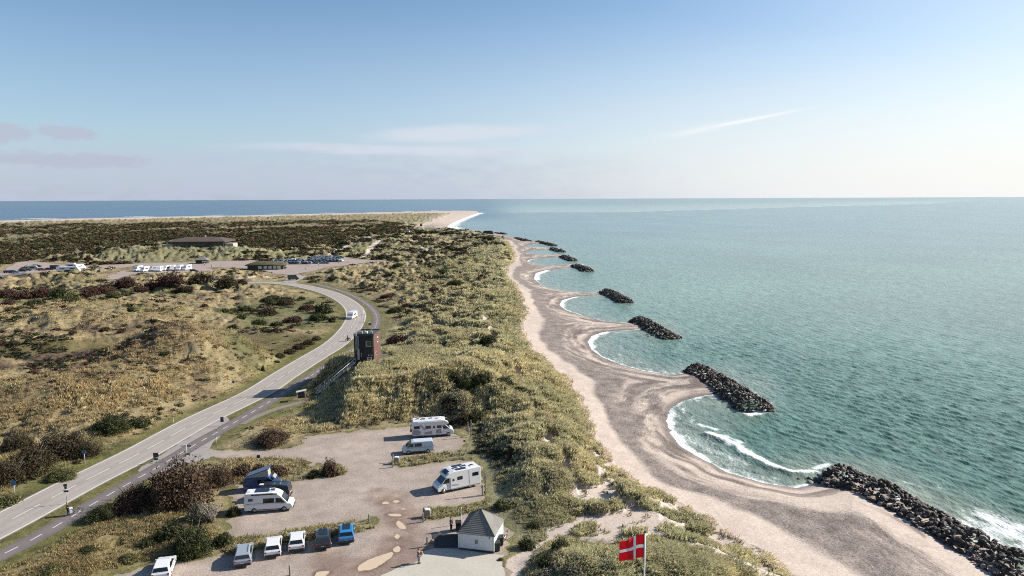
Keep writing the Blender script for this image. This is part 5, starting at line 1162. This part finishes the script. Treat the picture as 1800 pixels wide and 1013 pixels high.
# ------------------------------------------------------------------ buildings
WALLW = mat('white_wall', (.70, .71, .72), .8, var=.06, scale=2); ROOFG = mat('grey_boards_roof', (.19, .185, .17), .85, var=.25, scale=.8, bump=.2); TRIM = mat('dark_trim', (.05, .05, .05), .7); WOOD = mat('weathered_wood', (.30, .27, .23), .85, var=.25, scale=3)
GLASSB = mat('window_glass', (.03, .035, .04), .08, spec=.8); FRAME = mat('white_frame', (.70, .70, .68), .6); BRICK = None
def brickmat():
    m = bpy.data.materials.new('red_brick'); m.use_nodes = True; nt = m.node_tree; N = nt.nodes; K = nt.links; b = N['Principled BSDF']; b.inputs['Roughness'].default_value = .9
    tc = N.new('ShaderNodeTexCoord'); mp = N.new('ShaderNodeMapping'); mp.inputs['Rotation'].default_value = (PI / 2, 0, PI / 2); K.new(tc.outputs['Object'], mp.inputs[0])
    br = N.new('ShaderNodeTexBrick'); br.inputs['Scale'].default_value = 1.6; br.inputs['Color1'].default_value = (.11, .045, .036, 1); br.inputs['Color2'].default_value = (.075, .037, .031, 1); br.inputs['Mortar'].default_value = (.15, .11, .10, 1); br.inputs['Mortar Size'].default_value = .012
    K.new(mp.outputs[0], br.inputs[0]); K.new(br.outputs[0], b.inputs['Base Color']); return m
BRICK = brickmat(); DARKW = mat('dark_wall', (.030, .027, .026), .85, var=.3, scale=2); METAL = mat('galvanised_metal', (.42, .44, .45), .45, .5); CONCR = mat('concrete', (.42, .38, .33), .9, var=.15, scale=2)
# --- white hut by the car park
fl = W(806.5, 966, L); fr = W(868, 973, L); d = fr - fl; Wh = np.linalg.norm(d); ux = d / Wh; uy = np.array([-ux[1], ux[0]]); Dh = 4.3; hz = math.atan2(ux[1], ux[0]); cc_ = (fl + fr) / 2 + uy * Dh / 2
hut = empty('hut', (float(cc_[0]), float(cc_[1]), L + .05), hz, 'small white hut with a grey hipped roof and one front window', 'hut'); w2, d2 = Wh / 2, Dh / 2; hw_ = 2.0
one('wall', hut, lambda q: q.box((0, 0, hw_ / 2), (Wh, Dh, hw_), WALLW)); one('plinth', hut, lambda q: q.box((0, 0, .08), (Wh + .08, Dh + .08, .22), TRIM))
one('corner_board', hut, lambda q: [q.box((sx * w2, sy * d2, hw_ / 2 + .1), (.12, .12, hw_ - .2), FRAME) for sx in (-1, 1) for sy in (-1, 1)])
def hroof(q):
    o_ = .18; e = [(-w2 - o_, -d2 - o_), (w2 + o_, -d2 - o_), (w2 + o_, d2 + o_), (-w2 - o_, d2 + o_)]; zt = 4.05; n_ = 14
    ap = [Vector((-.05, -.05, zt)), Vector((.05, -.05, zt)), Vector((.05, .05, zt)), Vector((-.05, .05, zt))]; zl = hw_ + .02
    for i in range(4):
        a = Vector((*e[i], zl)); b_ = Vector((*e[(i + 1) % 4], zl)); c = ap[(i + 1) % 4]; d_ = ap[i]
        for k in range(n_):   # overlapping courses of boards
            f0, f1 = k / n_, (k + 1) / n_; up = Vector((0, 0, .035))
            q.add([a.lerp(d_, f0) + up, b_.lerp(c, f0) + up, b_.lerp(c, f1), a.lerp(d_, f1), a.lerp(d_, f0) - up, b_.lerp(c, f0) - up], [(0, 1, 2, 3), (4, 5, 1, 0)], ROOFG)
    q.add([(*p, zl - .04) for p in e], [(3, 2, 1, 0)], TRIM)
    q.box((0, 0, zt + .02), (.22, .22, .14), TRIM)
rf = one('roof', hut, hroof)
one('hip_board', rf, lambda q: [q.tube([(sx * (w2 + .18), sy * (d2 + .18), hw_ + .08), (0, 0, 4.10)], .055, ROOFG if sx > 0 else TRIM, 4) for sx in (-1, 1) for sy in (-1, 1)])
wi = one('window', hut, lambda q: q.box((.05, -d2 - .01, 1.1), (.42, .05, .62), FRAME)); one('pane', wi, lambda q: (q.box((-.04, -d2 - .03, 1.1), (.13, .04, .46), GLASSB), q.box((.13, -d2 - .03, 1.1), (.13, .04, .46), GLASSB)))
one('vent', hut, lambda q: q.box((w2 - .5, -d2 - .02, 1.75), (.14, .05, .12), TRIM)); dr = one('door', hut, lambda q: q.box((-w2 - .02, .4, 1.0), (.06, .95, 1.9), TRIM)); one('handle', dr, lambda q: q.box((-w2 - .06, .05, 1.0), (.05, .04, .15), METAL))
def place(o, px, py, z_=None, rz=0):
    if z_ is None: p = WT(px, py)[0]
    else: p = (*W(px, py, z_), z_)
    o.location = (float(p[0]), float(p[1]), float(p[2])); o.rotation_euler = (0, 0, rz); return o
def bin_(label, m=BLACKP):
    r_ = empty('wheelie_bin', (0, 0, 0), 0, label, 'bin', 'wheelie bins by the hut'); one('body', r_, lambda q: q.box((0, 0, .55), (.62, .7, .95), m, taper=1.12), .04); one('lid', r_, lambda q: q.box((0, -.02, 1.07), (.74, .82, .08), m, rx=.08), .02)
    for s in (-1, 1): one('wheel', r_, lambda q: q.disc((s * .3, .34, .12), (1, 0, 0), .12, .06, TYRE, 12))
    return r_
place(bin_('black wheelie bin at the front right corner of the hut'), 873.5, 968, L, .1); place(bin_('black wheelie bin behind the first one on the right of the hut'), 879, 958.5, L, .2); place(bin_('dark wheelie bin left of the hut under the eaves'), 806, 932, L, .1)
for (px_, py_, a, l) in [(886, 953, 1.2, 'bicycle leaning by the bins right of the hut'), (889, 946, 1.4, 'bicycle farthest from the camera right of the hut')]:
    q_ = W(px_, py_, L); bicycle((float(q_[0]), float(q_[1]), L + .02), a, l, .2, RIM, 'bicycles by the hut')
# --- dark brick tower on its mound
c = W(641, 636.5, 10.0); TWd, TD, TH = 4.15, 5.6, 5.75
tw = empty('tower', (float(c[0]) + .15, float(c[1]) + TD / 2, 9.95), math.radians(-4), 'dark brick tower with antennas on the grassy mound', 'tower'); a_, b_2 = TWd / 2, TD / 2
def tw_wall(q):
    q.box((0, 0, TH / 2), (TWd, TD, TH), BRICK)
one('wall', tw, tw_wall); one('face_sheet', tw, lambda q: (q.box((-.0, -b_2 - .03, TH / 2), (TWd + .02, .06, TH - .02), DARKW), q.box((-a_ - .03, 0, TH / 2), (.06, TD, TH - .02), DARKW)))  # brick box with thin near-black sheets over its front and left faces
one('bay', tw, lambda q: q.box((.95, -b_2 - .14, TH / 2 - .1), (1.9, .2, TH - .5), DARKW)); one('roof', tw, lambda q: (q.box((0, 0, TH + .06), (TWd + .15, TD + .15, .14), mat('roof_felt', (.05, .06, .055), .9)),))
one('parapet', tw, lambda q: [q.box(c_, s_, TRIM) for c_, s_ in (((0, -b_2, TH + .22), (TWd + .17, .1, .2)), ((0, b_2, TH + .22), (TWd + .17, .1, .2)), ((-a_, 0, TH + .22), (.1, TD - .1, .2)), ((a_, 0, TH + .22), (.1, TD - .1, .2)))])
w_ = one('window', tw, lambda q: q.box((1.05, -b_2 - .26, 4.0), (1.15, .06, 1.2), mat('grey_frame', (.35, .36, .36), .6))); one('pane', w_, lambda q: q.box((1.12, -b_2 - .29, 4.06), (.86, .05, .9), mat('olive_glass', (.07, .075, .03), .2)))
for x, z_, w, h_ in [(1.35, 1.55, .9, .22), (1.2, .85, .95, .55), (-.55, 1.6, .22, .7)]:
    w_ = one('window', tw, lambda q: q.box((x, -b_2 - .26 if x > 0 else -b_2 - .08, z_), (w, .06, h_), FRAME)); one('pane', w_, lambda q: q.box((x, -b_2 - .29 if x > 0 else -b_2 - .11, z_), (w * .7, .04, h_ * .7), GLASSB))
for y, z_, w, h_ in [(.3, 4.3, .9, 1.15), (-1.3, 1.6, .55, .65)]:
    w_ = one('window', tw, lambda q: q.box((a_ + .02, y, z_), (.08, w, h_), FRAME)); one('pane', w_, lambda q: q.box((a_ + .05, y, z_), (.06, w * .72, h_ * .72), GLASSB))
one('duct', tw, lambda q: (q.box((-1.35, -b_2 - .16, 4.2), (.7, .22, 2.9), mat('dull_metal', (.16, .165, .165), .6)), q.box((-1.15, -b_2 - .16, 1.7), (.42, .24, 2.3), METAL)), .02)
ld = one('ladder', tw, lambda q: [q.tube([(x, -b_2 - .3, .3), (x, -b_2 - .3, TH + .9)], .03, METAL, 6) for x in (-1.75, -1.4)] + [q.tube([(-1.75, -b_2 - .3, .5 + i * .35), (-1.4, -b_2 - .3, .5 + i * .35)], .02, METAL, 5) for i in range(17)])
mast = one('antenna_mast', tw, lambda q: q.tube([(-.35, -1.2, TH), (-.35, -1.2, TH + 5.6)], .07, METAL, 8, r2=.04))
one('antenna', mast, lambda q: (q.tube([(-1.5, -1.2, TH + 2.4), (.9, -1.2, TH + 2.4)], .035, METAL, 6), q.tube([(-.9, -1.2, TH + 4.2), (.2, -1.2, TH + 4.2)], .03, METAL, 6), q.tube([(-.35, -1.2, TH + 5.5), (-.35, -1.2, TH + 6.6)], .02, METAL, 5), q.tube([(-.35, -1.2, TH + 3.3), (-.35, -.1, TH + .2)], .02, METAL, 5)))
one('antenna', tw, lambda q: (q.tube([(.6, .2, TH), (.6, .2, TH + 2.4)], .05, METAL, 6), q.box((.6, .1, TH + 1.9), (.5, .2, .5), TRIM), q.box((1.1, .2, TH + 2.35), (1.0, .06, .06), METAL)))
one('antenna', tw, lambda q: [q.tube([(x, y, TH), (x, y, TH + h_)], .03, METAL, 5) for x, y, h_ in ((-1.6, -2.2, 2.2), (1.5, -1.8, 1.2), (-1.2, 1.5, 1.6), (.2, -2.3, 1.0))])
one('roof_box', tw, lambda q: (q.box((-.9, -1.9, TH + .42), (.8, .5, .5), METAL), q.box((.3, -1.6, TH + .4), (.4, .5, .4), FRAME), q.box((1.2, -1.2, TH + .35), (.5, .4, .35), METAL)), .02)
p = W(661, 637, 10.0); pt = MB(); pt.box((0, 0, 0), (4.2, 1.6, .12), CONCR); pt.box((1.9, 1.6, 0), (1.3, 3.0, .12), CONCR); o = pt.build('terrace', None, .01); o.location = (float(p[0]), float(p[1]) + .3, 10.0); tag(o, 'pale concrete terrace at the foot of the brick tower', 'terrace')
# --- timber stair up the mound
s0 = ST0.copy(); s1 = ST1.copy(); stair = empty('stair', (0, 0, 0), 0, 'weathered timber stair climbing the mound to the tower', 'stair'); n_ = 34; D3 = s1 - s0; sd_ = D3[:2] / np.linalg.norm(D3[:2]); nn = np.array([-sd_[1], sd_[0]]); az_ = math.atan2(sd_[1], sd_[0])
GREYW = mat('grey_timber', (.60, .56, .50), .85, var=.2, scale=3)
D3 = s1 - s0
one('treads', stair, lambda q: [q.box(tuple(s0 + D3 * ((i + .5) / n_)), (.50, 1.1, .07), GREYW, rz=az_) for i in range(n_)])
one('stringer', stair, lambda q: [q.tube([tuple(s0 + np.array([*(nn * s * .58), -.08])), tuple(s1 + np.array([*(nn * s * .58), -.08]))], .07, WOOD, 4) for s in (-1, 1)])
for s in (-1, 1):
    hr = one('handrail', stair, lambda q: q.tube([tuple(s0 + np.array([*(nn * s * .62), .95])), tuple(s1 + np.array([*(nn * s * .62), .95]))], .06, GREYW, 5))
    one('posts', hr, lambda q: [q.tube([tuple(s0 + D3 * (i / 9) + np.array([*(nn * s * .62), -.4])), tuple(s0 + D3 * (i / 9) + np.array([*(nn * s * .62), .97]))], .05, WOOD, 5) for i in range(10)])
# --- little shelter at the foot
sh_ = empty('info_shelter', (0, 0, 0), 0, 'small open timber shelter by the footpath below the stair', 'shelter'); place(sh_, 530, 704, L, .25)
one('roof', sh_, lambda q: q.box((0, 0, 1.95), (2.0, 1.3, .08), GREYW, ry=-.16)); [one('post', sh_, lambda q: q.box((x, y, .95), (.14, .14, 1.9), GREYW)) for x in (-.8, .8) for y in (-.5, .5)]; one('panel', sh_, lambda q: q.box((0, .2, 1.05), (1.3, .08, 1.3), TRIM))
# --- low museum building on the left dune
mz = float(terrain(np.array([W(343, 436, 8)[0]]), np.array([W(343, 436, 8)[1]]))[0]) if False else 7.6
c = W(345, 437, mz); mu = empty('museum', (float(c[0]), float(c[1]) + 12, mz - .2), .04, 'long low building with a brown roof on the far grassy dune', 'building'); RB = mat('brown_roof', (.085, .06, .05), .9, var=.2, scale=.3)
one('wall', mu, lambda q: (q.box((0, 0, 2.4), (38, 20, 4.8), mat('dark_glass_wall', (.03, .035, .035), .4)), q.box((-22.5, -6, 1.6), (9, 8, 3.2), CONCR), q.box((22.5, -2, 1.9), (6, 10, 3.4), CONCR), q.box((0, -10.3, .5), (38, .6, 1.2), WALLW)))
one('roof', mu, lambda q: q.loft([[(-22, -12, 4.8), (21, -12, 4.8), (21, 13, 4.8), (-22, 13, 4.8)], [(-21.7, -11.8, 5.4), (20.8, -11.8, 5.4), (20.8, 12.8, 5.4), (-21.7, 12.8, 5.4)], [(-14, 1, 8.0), (13, 1, 8.0), (13, 5, 8.0), (-14, 5, 8.0)]], RB, smooth=False))
one('chimney', mu, lambda q: q.box((1, 3, 8.6), (1, 1, 1.6), CONCR)); one('window', mu, lambda q: [q.box((x, -10.06, 2.8), (2.2, .1, 2.2), GLASSB) for x in range(-17, 18, 3)])
one('door', mu, lambda q: q.box((1.5, -10.7, .6), (4.5, .3, 1.3), TRIM))
# --- turf roofed kiosk and its neighbour at the far car park
c = W(463, 475, L); tk = empty('kiosk', (float(c[0]), float(c[1]) + 6, L), .12, 'low kiosk with a domed turf roof at the far car park', 'kiosk'); TURF = mat('turf_roof', (.085, .075, .035), .95, var=.4, scale=.6, bump=.4)
one('wall', tk, lambda q: q.box((0, 0, 1.3), (20, 8, 2.6), TRIM)); one('window', tk, lambda q: [q.box((x, -4.05, 1.35), (1.9, .15, 1.7), FRAME) for x in (-3, 0, 2.6, 5.2, 7.6)]); one('roof', tk, lambda q: q.loft([[(-11.5, -5.5, 2.5), (11.5, -5.5, 2.5), (11.5, 5.5, 2.5), (-11.5, 5.5, 2.5)], [(-10.5, -4.8, 3.2), (10.5, -4.8, 3.2), (10.5, 4.8, 3.2), (-10.5, 4.8, 3.2)], [(-6, -2, 4.6), (6, -2, 4.6), (6, 2, 4.6), (-6, 2, 4.6)]], TURF, smooth=True))
c = W(352, 464, L); kb = empty('pavilion', (float(c[0]), float(c[1]) + 3, L), .1, 'small dark pavilion with a hipped grey roof behind the campers', 'pavilion')
one('wall', kb, lambda q: q.box((0, 0, 1.2), (6.5, 5, 2.4), DARKW)); one('roof', kb, lambda q: q.loft([[(-4.2, -3.4, 2.4), (4.2, -3.4, 2.4), (4.2, 3.4, 2.4), (-4.2, 3.4, 2.4)], [(-1.2, -.2, 4.2), (1.2, -.2, 4.2), (1.2, .2, 4.2), (-1.2, .2, 4.2)]], ROOFG, smooth=False)); one('window', kb, lambda q: [q.box((x, -2.53, 1.4), (.9, .08, 1.0), FRAME) for x in (1.2, 2.5)])
c = W(14, 492, L); sb = empty('shed', (float(c[0]), float(c[1]) + 2.5, L), .05, 'long low shed with a dark grey roof at the left edge', 'shed')
one('wall', sb, lambda q: q.box((0, 0, 1.0), (19, 4, 2.0), DARKW)); one('roof', sb, lambda q: q.prism([(-2.8, 1.95), (0, 2.7), (2.8, 1.95)], -10, 10, mat('grey_roof_felt', (.10, .095, .10), .9)) or None); sb.children[1].rotation_euler = (0, 0, PI / 2)
p = WT(716, 412)[0]; wh = empty('cottage', (float(p[0]), float(p[1]), float(p[2]) + .5), 0, 'tiny white cottage far away before the sand spit', 'cottage'); one('wall', wh, lambda q: q.box((0, 0, 1.6), (5, 5, 3.6), WALLW)); one('roof', wh, lambda q: q.loft([[(-3, -3, 3.4), (3, -3, 3.4), (3, 3, 3.4), (-3, 3, 3.4)], [(-2.4, -.1, 4.8), (2.4, -.1, 4.8), (2.4, .1, 4.8), (-2.4, .1, 4.8)]], TRIM, smooth=False))
p = WT(858, 411)[0]; bk_ = MB(); bk_.box((0, 0, 1.2), (14, 10, 4.2), mat('old_concrete', (.07, .065, .06), .9), taper=.8); bk_.box((0, -3, 3.4), (9, 5, .8), TRIM); o = bk_.build('bunker', None, .3); o.location = p; tag(o, 'dark concrete bunker on the far shore headland', 'bunker')
# ------------------------------------------------------------------ signs, posts, flag
POSTG = mat('grey_post', (.45, .47, .48), .5, .3); POSTW = mat('white_post', (.72, .73, .73), .6); SIGNB = mat('dark_sign_back', (.035, .055, .055), .6); SIGNBL = mat('blue_sign', (.04, .14, .30), .5); REDP = mat('red_paint_sign', (.5, .03, .03), .5)
def sign(px, py, h, boards, label, m=POSTG, cat='road sign', name='road_sign', r=.04):
    o = empty(name, (0, 0, 0), 0, label, cat); place(o, px, py); one('post', o, lambda q: q.tube([(0, 0, -.2), (0, 0, h)], r, m, 8))
    for (x, z_, w, hh, mm, rz_) in boards: one('board', o, lambda q: q.box((x, -.05, z_), (w, .03, hh), mm, rz=rz_), .004)
    return o
sign(118, 886, 2.7, [(-.02, 2.6, .42, .36, SIGNB, .3), (0, 2.25, .3, .3, SIGNB, .2), (.02, 1.78, .62, .26, SIGNB, .1)], 'tall road sign with dark boards by the cyclist')
sign(27, 880, 2.7, [(0, 2.45, .6, .6, SIGNBL, .2)], 'road sign with a square dark board at the left edge'); sign(150, 822, 2.6, [(0, 2.4, .5, .55, SIGNBL, .2)], 'road sign with a blue board beside the left shrubs')
sign(275, 814, 1.5, [(0, 1.25, .75, .75, SIGNB, .2), (0, .62, .55, .3, SIGNB, .2)], 'dark square sign before the junction', r=.06); sign(391, 749, 1.5, [(0, 1.2, .55, .9, SIGNB, .2)], 'dark tall sign between road and bike path')
o = sign(329, 808, 2.4, [(-.45, 2.2, .75, .24, POSTW, .12), (.45, 2.2, .7, .22, SIGNB, -.1), (.2, .9, .5, .26, SIGNB, .3)], 'signpost with two arms at the junction', m=POSTW, cat='signpost', name='signpost')
sign(380.5, 762, .9, [(0, .6, .22, .5, POSTW, 0), (.11, .6, .06, .5, REDP, 0)], 'red and white marker at the bike path', POSTW, 'marker post', 'marker_post'); sign(381, 785, 1.9, [(0, 1.75, .2, .3, POSTG, 0)], 'grey post in the grass above the lane', cat='post', name='marker_post')
sign(305, 744, 1.0, [(0, .8, .14, .3, POSTW, 0)], 'white reflector post left of the road', POSTW, 'reflector post', 'reflector_post'); sign(535, 629, 1.0, [(0, .8, .14, .3, POSTW, 0)], 'white reflector post inside the road bend', POSTW, 'reflector post', 'reflector_post')
sign(411, 682, 1.5, [(0, 1.3, .5, .6, SIGNBL, 0)], 'small blue sign on the heath left of the road'); sign(636, 527, 1.6, [(0, 1.4, .6, .5, SIGNBL, 0)], 'blue sign at the top of the bike path bend'); sign(174, 482, 2, [(0, 1.6, 1.6, 1.4, SIGNBL, 0)], 'bright blue board between the two far parking places')
sign(455, 816, 1.3, [(0, 1.2, .5, .5, BLACKP, 0)], 'dark box on a post above the brown bushes by the lane', cat='post', name='marker_post')
G5 = 'pale marker posts on the slope of the tower mound'
for (px_, py_, h) in [(674, 708, 1.0), (688, 706, 1.1), (665, 698, .8), (704, 697, 1.1), (749, 706, 1.5), (792, 700, 1.2), (556, 702, .8), (573, 711, .8)]: sign(px_, py_, h, [(0, h - .15, .22, .3, POSTW, 0)], 'pale marker post standing in the grass of the tower mound', POSTW, 'marker post', 'marker_post', .05)['group'] = G5
G6 = 'weathered posts at the back of the motorhome bays'
for (px_, py_, h) in [(823, 765, 2.2), (828, 768, 2.9), (848, 872, 1.6), (853, 870, 3.2)]:
    o = MB(); o.box((0, 0, h / 2), (.16, .16, h), WOOD); o.box((0, -.02, h * .8), (.3, .05, .3), POSTG); o = o.build('wooden_post', None, .01); place(o, px_, py_); tag(o, 'weathered post with a plate at the back of the motorhome bays', 'post', G6)
def pay(px, py, label):
    o = empty('litter_bin', (0, 0, 0), 0, label, 'litter bin', 'litter bins at the ends of the grass strips'); place(o, px, py, L); one('body', o, lambda q: q.box((0, 0, .5), (.75, .6, .9), WOOD), .02); one('lid', o, lambda q: q.box((0, 0, 1.02), (.62, .6, .14), POSTW), .04); return o
pay(751.5, 909, 'litter bin with a pale lid at the tip of the lower grass strip'); pay(697.5, 815, 'litter bin with a pale lid at the tip of the grass strip behind the van')
for (px_, py_, l) in [(745, 908, 'wooden post left of the lower litter bin'), (744, 918, 'wooden post in front of the lower litter bin'), (691, 813, 'wooden post left of the upper litter bin'), (690, 822, 'wooden post in front of the upper litter bin'), (649, 920, 'wooden post at the tip of the hedge above the blue car'), (751, 961, 'pale wooden post left of the hut'), (510, 1012, 'short post at the bottom edge below the white cars')]:
    o = MB(); o.box((0, 0, .6), (.18, .18, 1.2), WOOD); o = o.build('wooden_post', None, .02); place(o, px_, py_, L); tag(o, l, 'post')
sign(811, 922, 2.2, [(0, 1.7, .12, .8, POSTW, 0)], 'thin white pole left of the hut roof', POSTW, 'pole', 'pole', .05)
p = W(759, 955, L); rk = link(bpy.data.objects.new('boulder', PROT[12])); rk.location = (float(p[0]), float(p[1]), L + .2); rk.scale = (.8, .7, .6); tag(rk, 'pale boulder between the hut and the pale post', 'boulder')
# --- flag and its pole
fp = np.array([*W(1134, 937, 18.0), 18.0]); pole = empty('flagpole', (float(fp[0]), float(fp[1]), 4), 0, 'white flagpole at the bottom of the picture', 'flagpole')
one('pole', pole, lambda q: q.tube([(0, 0, 0), (0, 0, 14.0)], .085, POSTW, 12, r2=.05)); one('finial', pole, lambda q: (q.disc((0, 0, 14.08), (0, 0, 1), .09, .14, TRIM, 12),), .03); one('halyard', pole, lambda q: q.tube([(-.07, -.05, 1.2), (-.06, -.05, 13.9)], .008, POSTW, 4))
FR = mat('flag_red', (.85, .010, .035), .8, trans=.45); FWH = mat('flag_white', (.95, .95, .95), .8, trans=.45)
nu, nv = 37, 28; V = []; cell = 1.95 / nv
for i in range(nu + 1):
    u = i * cell
    for j in range(nv + 1):
        v = j * cell; ph = u * 2.6 + v * .5; am = .13 * min(1, u / .9)
        x = -u * .76; y = am * math.sin(ph) + .03 * math.sin(u * 6 + v * 2) * min(1, u); z_ = -v * (1 - .10 * min(1, u / 2.5)) - .10 * u - .045 * u * u + .02 * math.sin(u * 5) + (.10 * u * v / 1.95 * .5)
        V.append((x, y, z_))
F = [(i * (nv + 1) + j, (i + 1) * (nv + 1) + j, (i + 1) * (nv + 1) + j + 1, i * (nv + 1) + j + 1) for i in range(nu) for j in range(nv)]
MI = [1 if (12 <= i < 16 or 12 <= j < 16) else 0 for i in range(nu) for j in range(nv)]
me = npmesh('flag', V, F, [FR, FWH], True, MI); fo = link(bpy.data.objects.new('flag', me)); fo.location = (float(fp[0]) - .07, float(fp[1]) - .02, 17.9); fo.rotation_euler = (0, 0, .1)
sdm = fo.modifiers.new('thickness', 'SOLIDIFY'); sdm.thickness = .008; tag(fo, 'red flag with a white cross flying left from its pole', 'flag')
# ------------------------------------------------------------------ people
SKIN = mat('skin', (.45, .27, .19), .6); HAIRD = mat('dark_hair', (.03, .02, .015), .8); HAIRL = mat('fair_hair', (.30, .20, .10), .8)
def cloth(n, c): return mat(n, c, .85)
CL = {'black': cloth('black_cloth', (.018, .018, .022)), 'jeans': cloth('blue_jeans', (.10, .14, .20)), 'light': cloth('light_blue_cloth', (.40, .47, .55)), 'red': cloth('red_cloth', (.40, .04, .04)), 'white': cloth('white_cloth', (.65, .65, .64)), 'tan': cloth('tan_cloth', (.42, .28, .18))}
def skin(name, pts, edges, m, parent, sub=1, root=0):
    me = bpy.data.meshes.new(name); me.from_pydata([p[0] for p in pts], edges, []); me.materials.append(m); o = link(bpy.data.objects.new(name, me), parent); mo = o.modifiers.new('skin', 'SKIN'); mo.use_smooth_shade = True
    for i, p in enumerate(pts):
        r_ = p[1] if isinstance(p[1], tuple) else (p[1], p[1]); me.skin_vertices[0].data[i].radius = r_; me.skin_vertices[0].data[i].use_root = (i == root)
    s = o.modifiers.new('subdivision', 'SUBSURF'); s.levels = sub; s.render_levels = sub; return o
def person(loc, rz, label, top='black', legs='jeans', hair=HAIRD, walk=.0, arm=0, sit=False, group=None):
    root = empty('person', loc, rz, label, 'person', group); P = []; E = []
    def n(c, r_, prev=None):
        P.append((c, r_)); 
        if prev is not None: E.append((prev, len(P) - 1))
        return len(P) - 1
    pel = n((0, 0, .95), (.15, .11)); ab = n((0, 0, 1.12), (.13, .10), pel); ch = n((.01, 0, 1.32), (.16, .11), ab); nk = n((0, 0, 1.48), .06, ch); hd = n((.015, 0, 1.60), (.082, .095), nk); tp = n((.01, 0, 1.70), (.07, .085), hd)
    n((.10, 0, 1.585), .018, hd)
    legp = []; armp = []
    for s in (-1, 1):
        st = walk * s; kx = .04 + st * .5
        hp = n((0, s * .09, .90), .095, pel); kn = n((kx, s * .10, .50), .065, hp); an = n((st, s * .10, .09), .045, kn); n((st + .15, s * .11, .03), .035, an); legp.append([(0, s * .09, .90), (kx, s * .10, .50), (st, s * .10, .12)])
        a_ = arm if s < 0 else 0; sh = n((0, s * .19, 1.42), .055, ch); el_ = n((-.03 + .12 * a_, s * .25, 1.14 + .05 * a_), .043, sh); wr = n((.06 + .22 * a_, s * .25, .90 + .28 * a_), .030, el_); pm = n((.08 + .27 * a_, s * .25, .83 + .30 * a_), (.035, .02), wr)
        armp.append([(0, s * .19, 1.42), (-.03 + .12 * a_, s * .25, 1.14 + .05 * a_), (.06 + .22 * a_, s * .25, .92 + .27 * a_)])
        hx, hz_ = P[pm][0][0], P[pm][0][2]
        for q_, (dy, ln) in enumerate(((-.030, .07), (-.010, .085), (.010, .08), (.030, .06))):
            f1 = n((hx + .015, s * .25 + dy, hz_ - .045), .009, pm); n((hx + .03, s * .25 + dy, hz_ - .045 - ln * .5), .008, f1)
        t1 = n((hx + .04, s * .25 - s * .03, hz_ - .01), .010, pm); n((hx + .06, s * .25 - s * .03, hz_ - .045), .009, t1)
    skin('body', P, E, SKIN, root)
    J = [((0, 0, .93), (.165, .125)), ((0, 0, 1.12), (.15, .12)), ((.01, 0, 1.32), (.18, .13)), ((0, 0, 1.46), (.075, .075))]; JE = [(0, 1), (1, 2), (2, 3)]
    for ap in armp:
        b0 = len(J); J += [(ap[0], .072), (ap[1], .056), (ap[2], .045)]; JE += [(2, b0), (b0, b0 + 1), (b0 + 1, b0 + 2)]
    skin('jacket', J, JE, CL[top], root)
    T_ = [((0, 0, .98), (.16, .12))]; TE = []
    for lp in legp:
        b0 = len(T_); T_ += [(lp[0], .108), (lp[1], .08), (lp[2], .062)]; TE += [(0, b0), (b0, b0 + 1), (b0 + 1, b0 + 2)]
    skin('trousers', T_, TE, CL[legs], root)
    one('hair', root, lambda q: q.loft([[(-.01 + r_ * math.cos(a * PI / 5), r_ * .85 * math.sin(a * PI / 5), z_) for a in range(10)] for z_, r_ in ((1.60, .108), (1.66, .112), (1.73, .09), (1.77, .04))], hair))
    for lp, s in zip(legp, (-1, 1)): one('shoe', root, lambda q: q.box((lp[2][0] + .06, s * .10, .045), (.28, .10, .09), BLACKP), .03)
    return root
def pp(px, py, z_=L): q = W(px, py, z_); return (float(q[0]), float(q[1]), z_ + .03)
person(pp(793, 933), -.6, 'person in dark clothes standing behind the hut', 'black', 'black', arm=.6)
m2 = person(pp(736, 991), -.4, 'person in a black jacket and jeans at the corner of the pale paving', 'black', 'jeans', arm=.9); bg_ = MB(); bg_.box((0, 0, 0), (.34, .2, .42), CL['tan'], taper=.85); o = bg_.build('shoulder_bag', None, .04); q_ = pp(741, 988); o.location = (q_[0], q_[1], L + 1.05); tag(o, 'tan bag carried by the person on the pale paving', 'bag')
cyc = pp(119.5, 906); person(cyc, .7, 'cyclist in dark clothes standing at the left of the bicycle', 'black', 'black', HAIRL, .05, .8)
q_ = W(133, 904, L); bb_ = bicycle((float(q_[0]), float(q_[1]), L + .03), .75, 'loaded touring bicycle beside the standing cyclist', .05)
b = MB(); b.box((-.55, .16, .55), (.34, .14, .36), CL['light']); b.box((-.55, -.16, .55), (.34, .14, .36), CL['light']); b.box((-.5, 0, .92), (.4, .3, .22), CL['white']); o = b.build('panniers', bb_, .04)
mq = W(612, 600, L); mo_ = bicycle((float(mq[0]), float(mq[1]), L + .04), math.radians(40), 'motorcycle riding on the road beside the tower', 0, BLACKP, None, True); person((float(mq[0]) - .1, float(mq[1]), L + .05 - .05), math.radians(40), 'motorcyclist in black on the road beside the tower', 'black', 'black')
G7 = 'distant walkers around the far car park'
far_p = person(pp(529, 470), 0, 'tiny walker in the far car park', 'white', 'black', group=G7)
for px_, py_ in [(540, 469), (537, 474), (560, 467), (568, 468), (480, 472), (388, 468), (372, 470), (360, 467), (595, 463), (612, 462), (155, 476), (164, 477), (196, 476), (175, 474)]:
    c_ = copy_tree(far_p); c_.location = pp(px_, py_); c_.rotation_euler = (0, 0, random.uniform(0, 6))
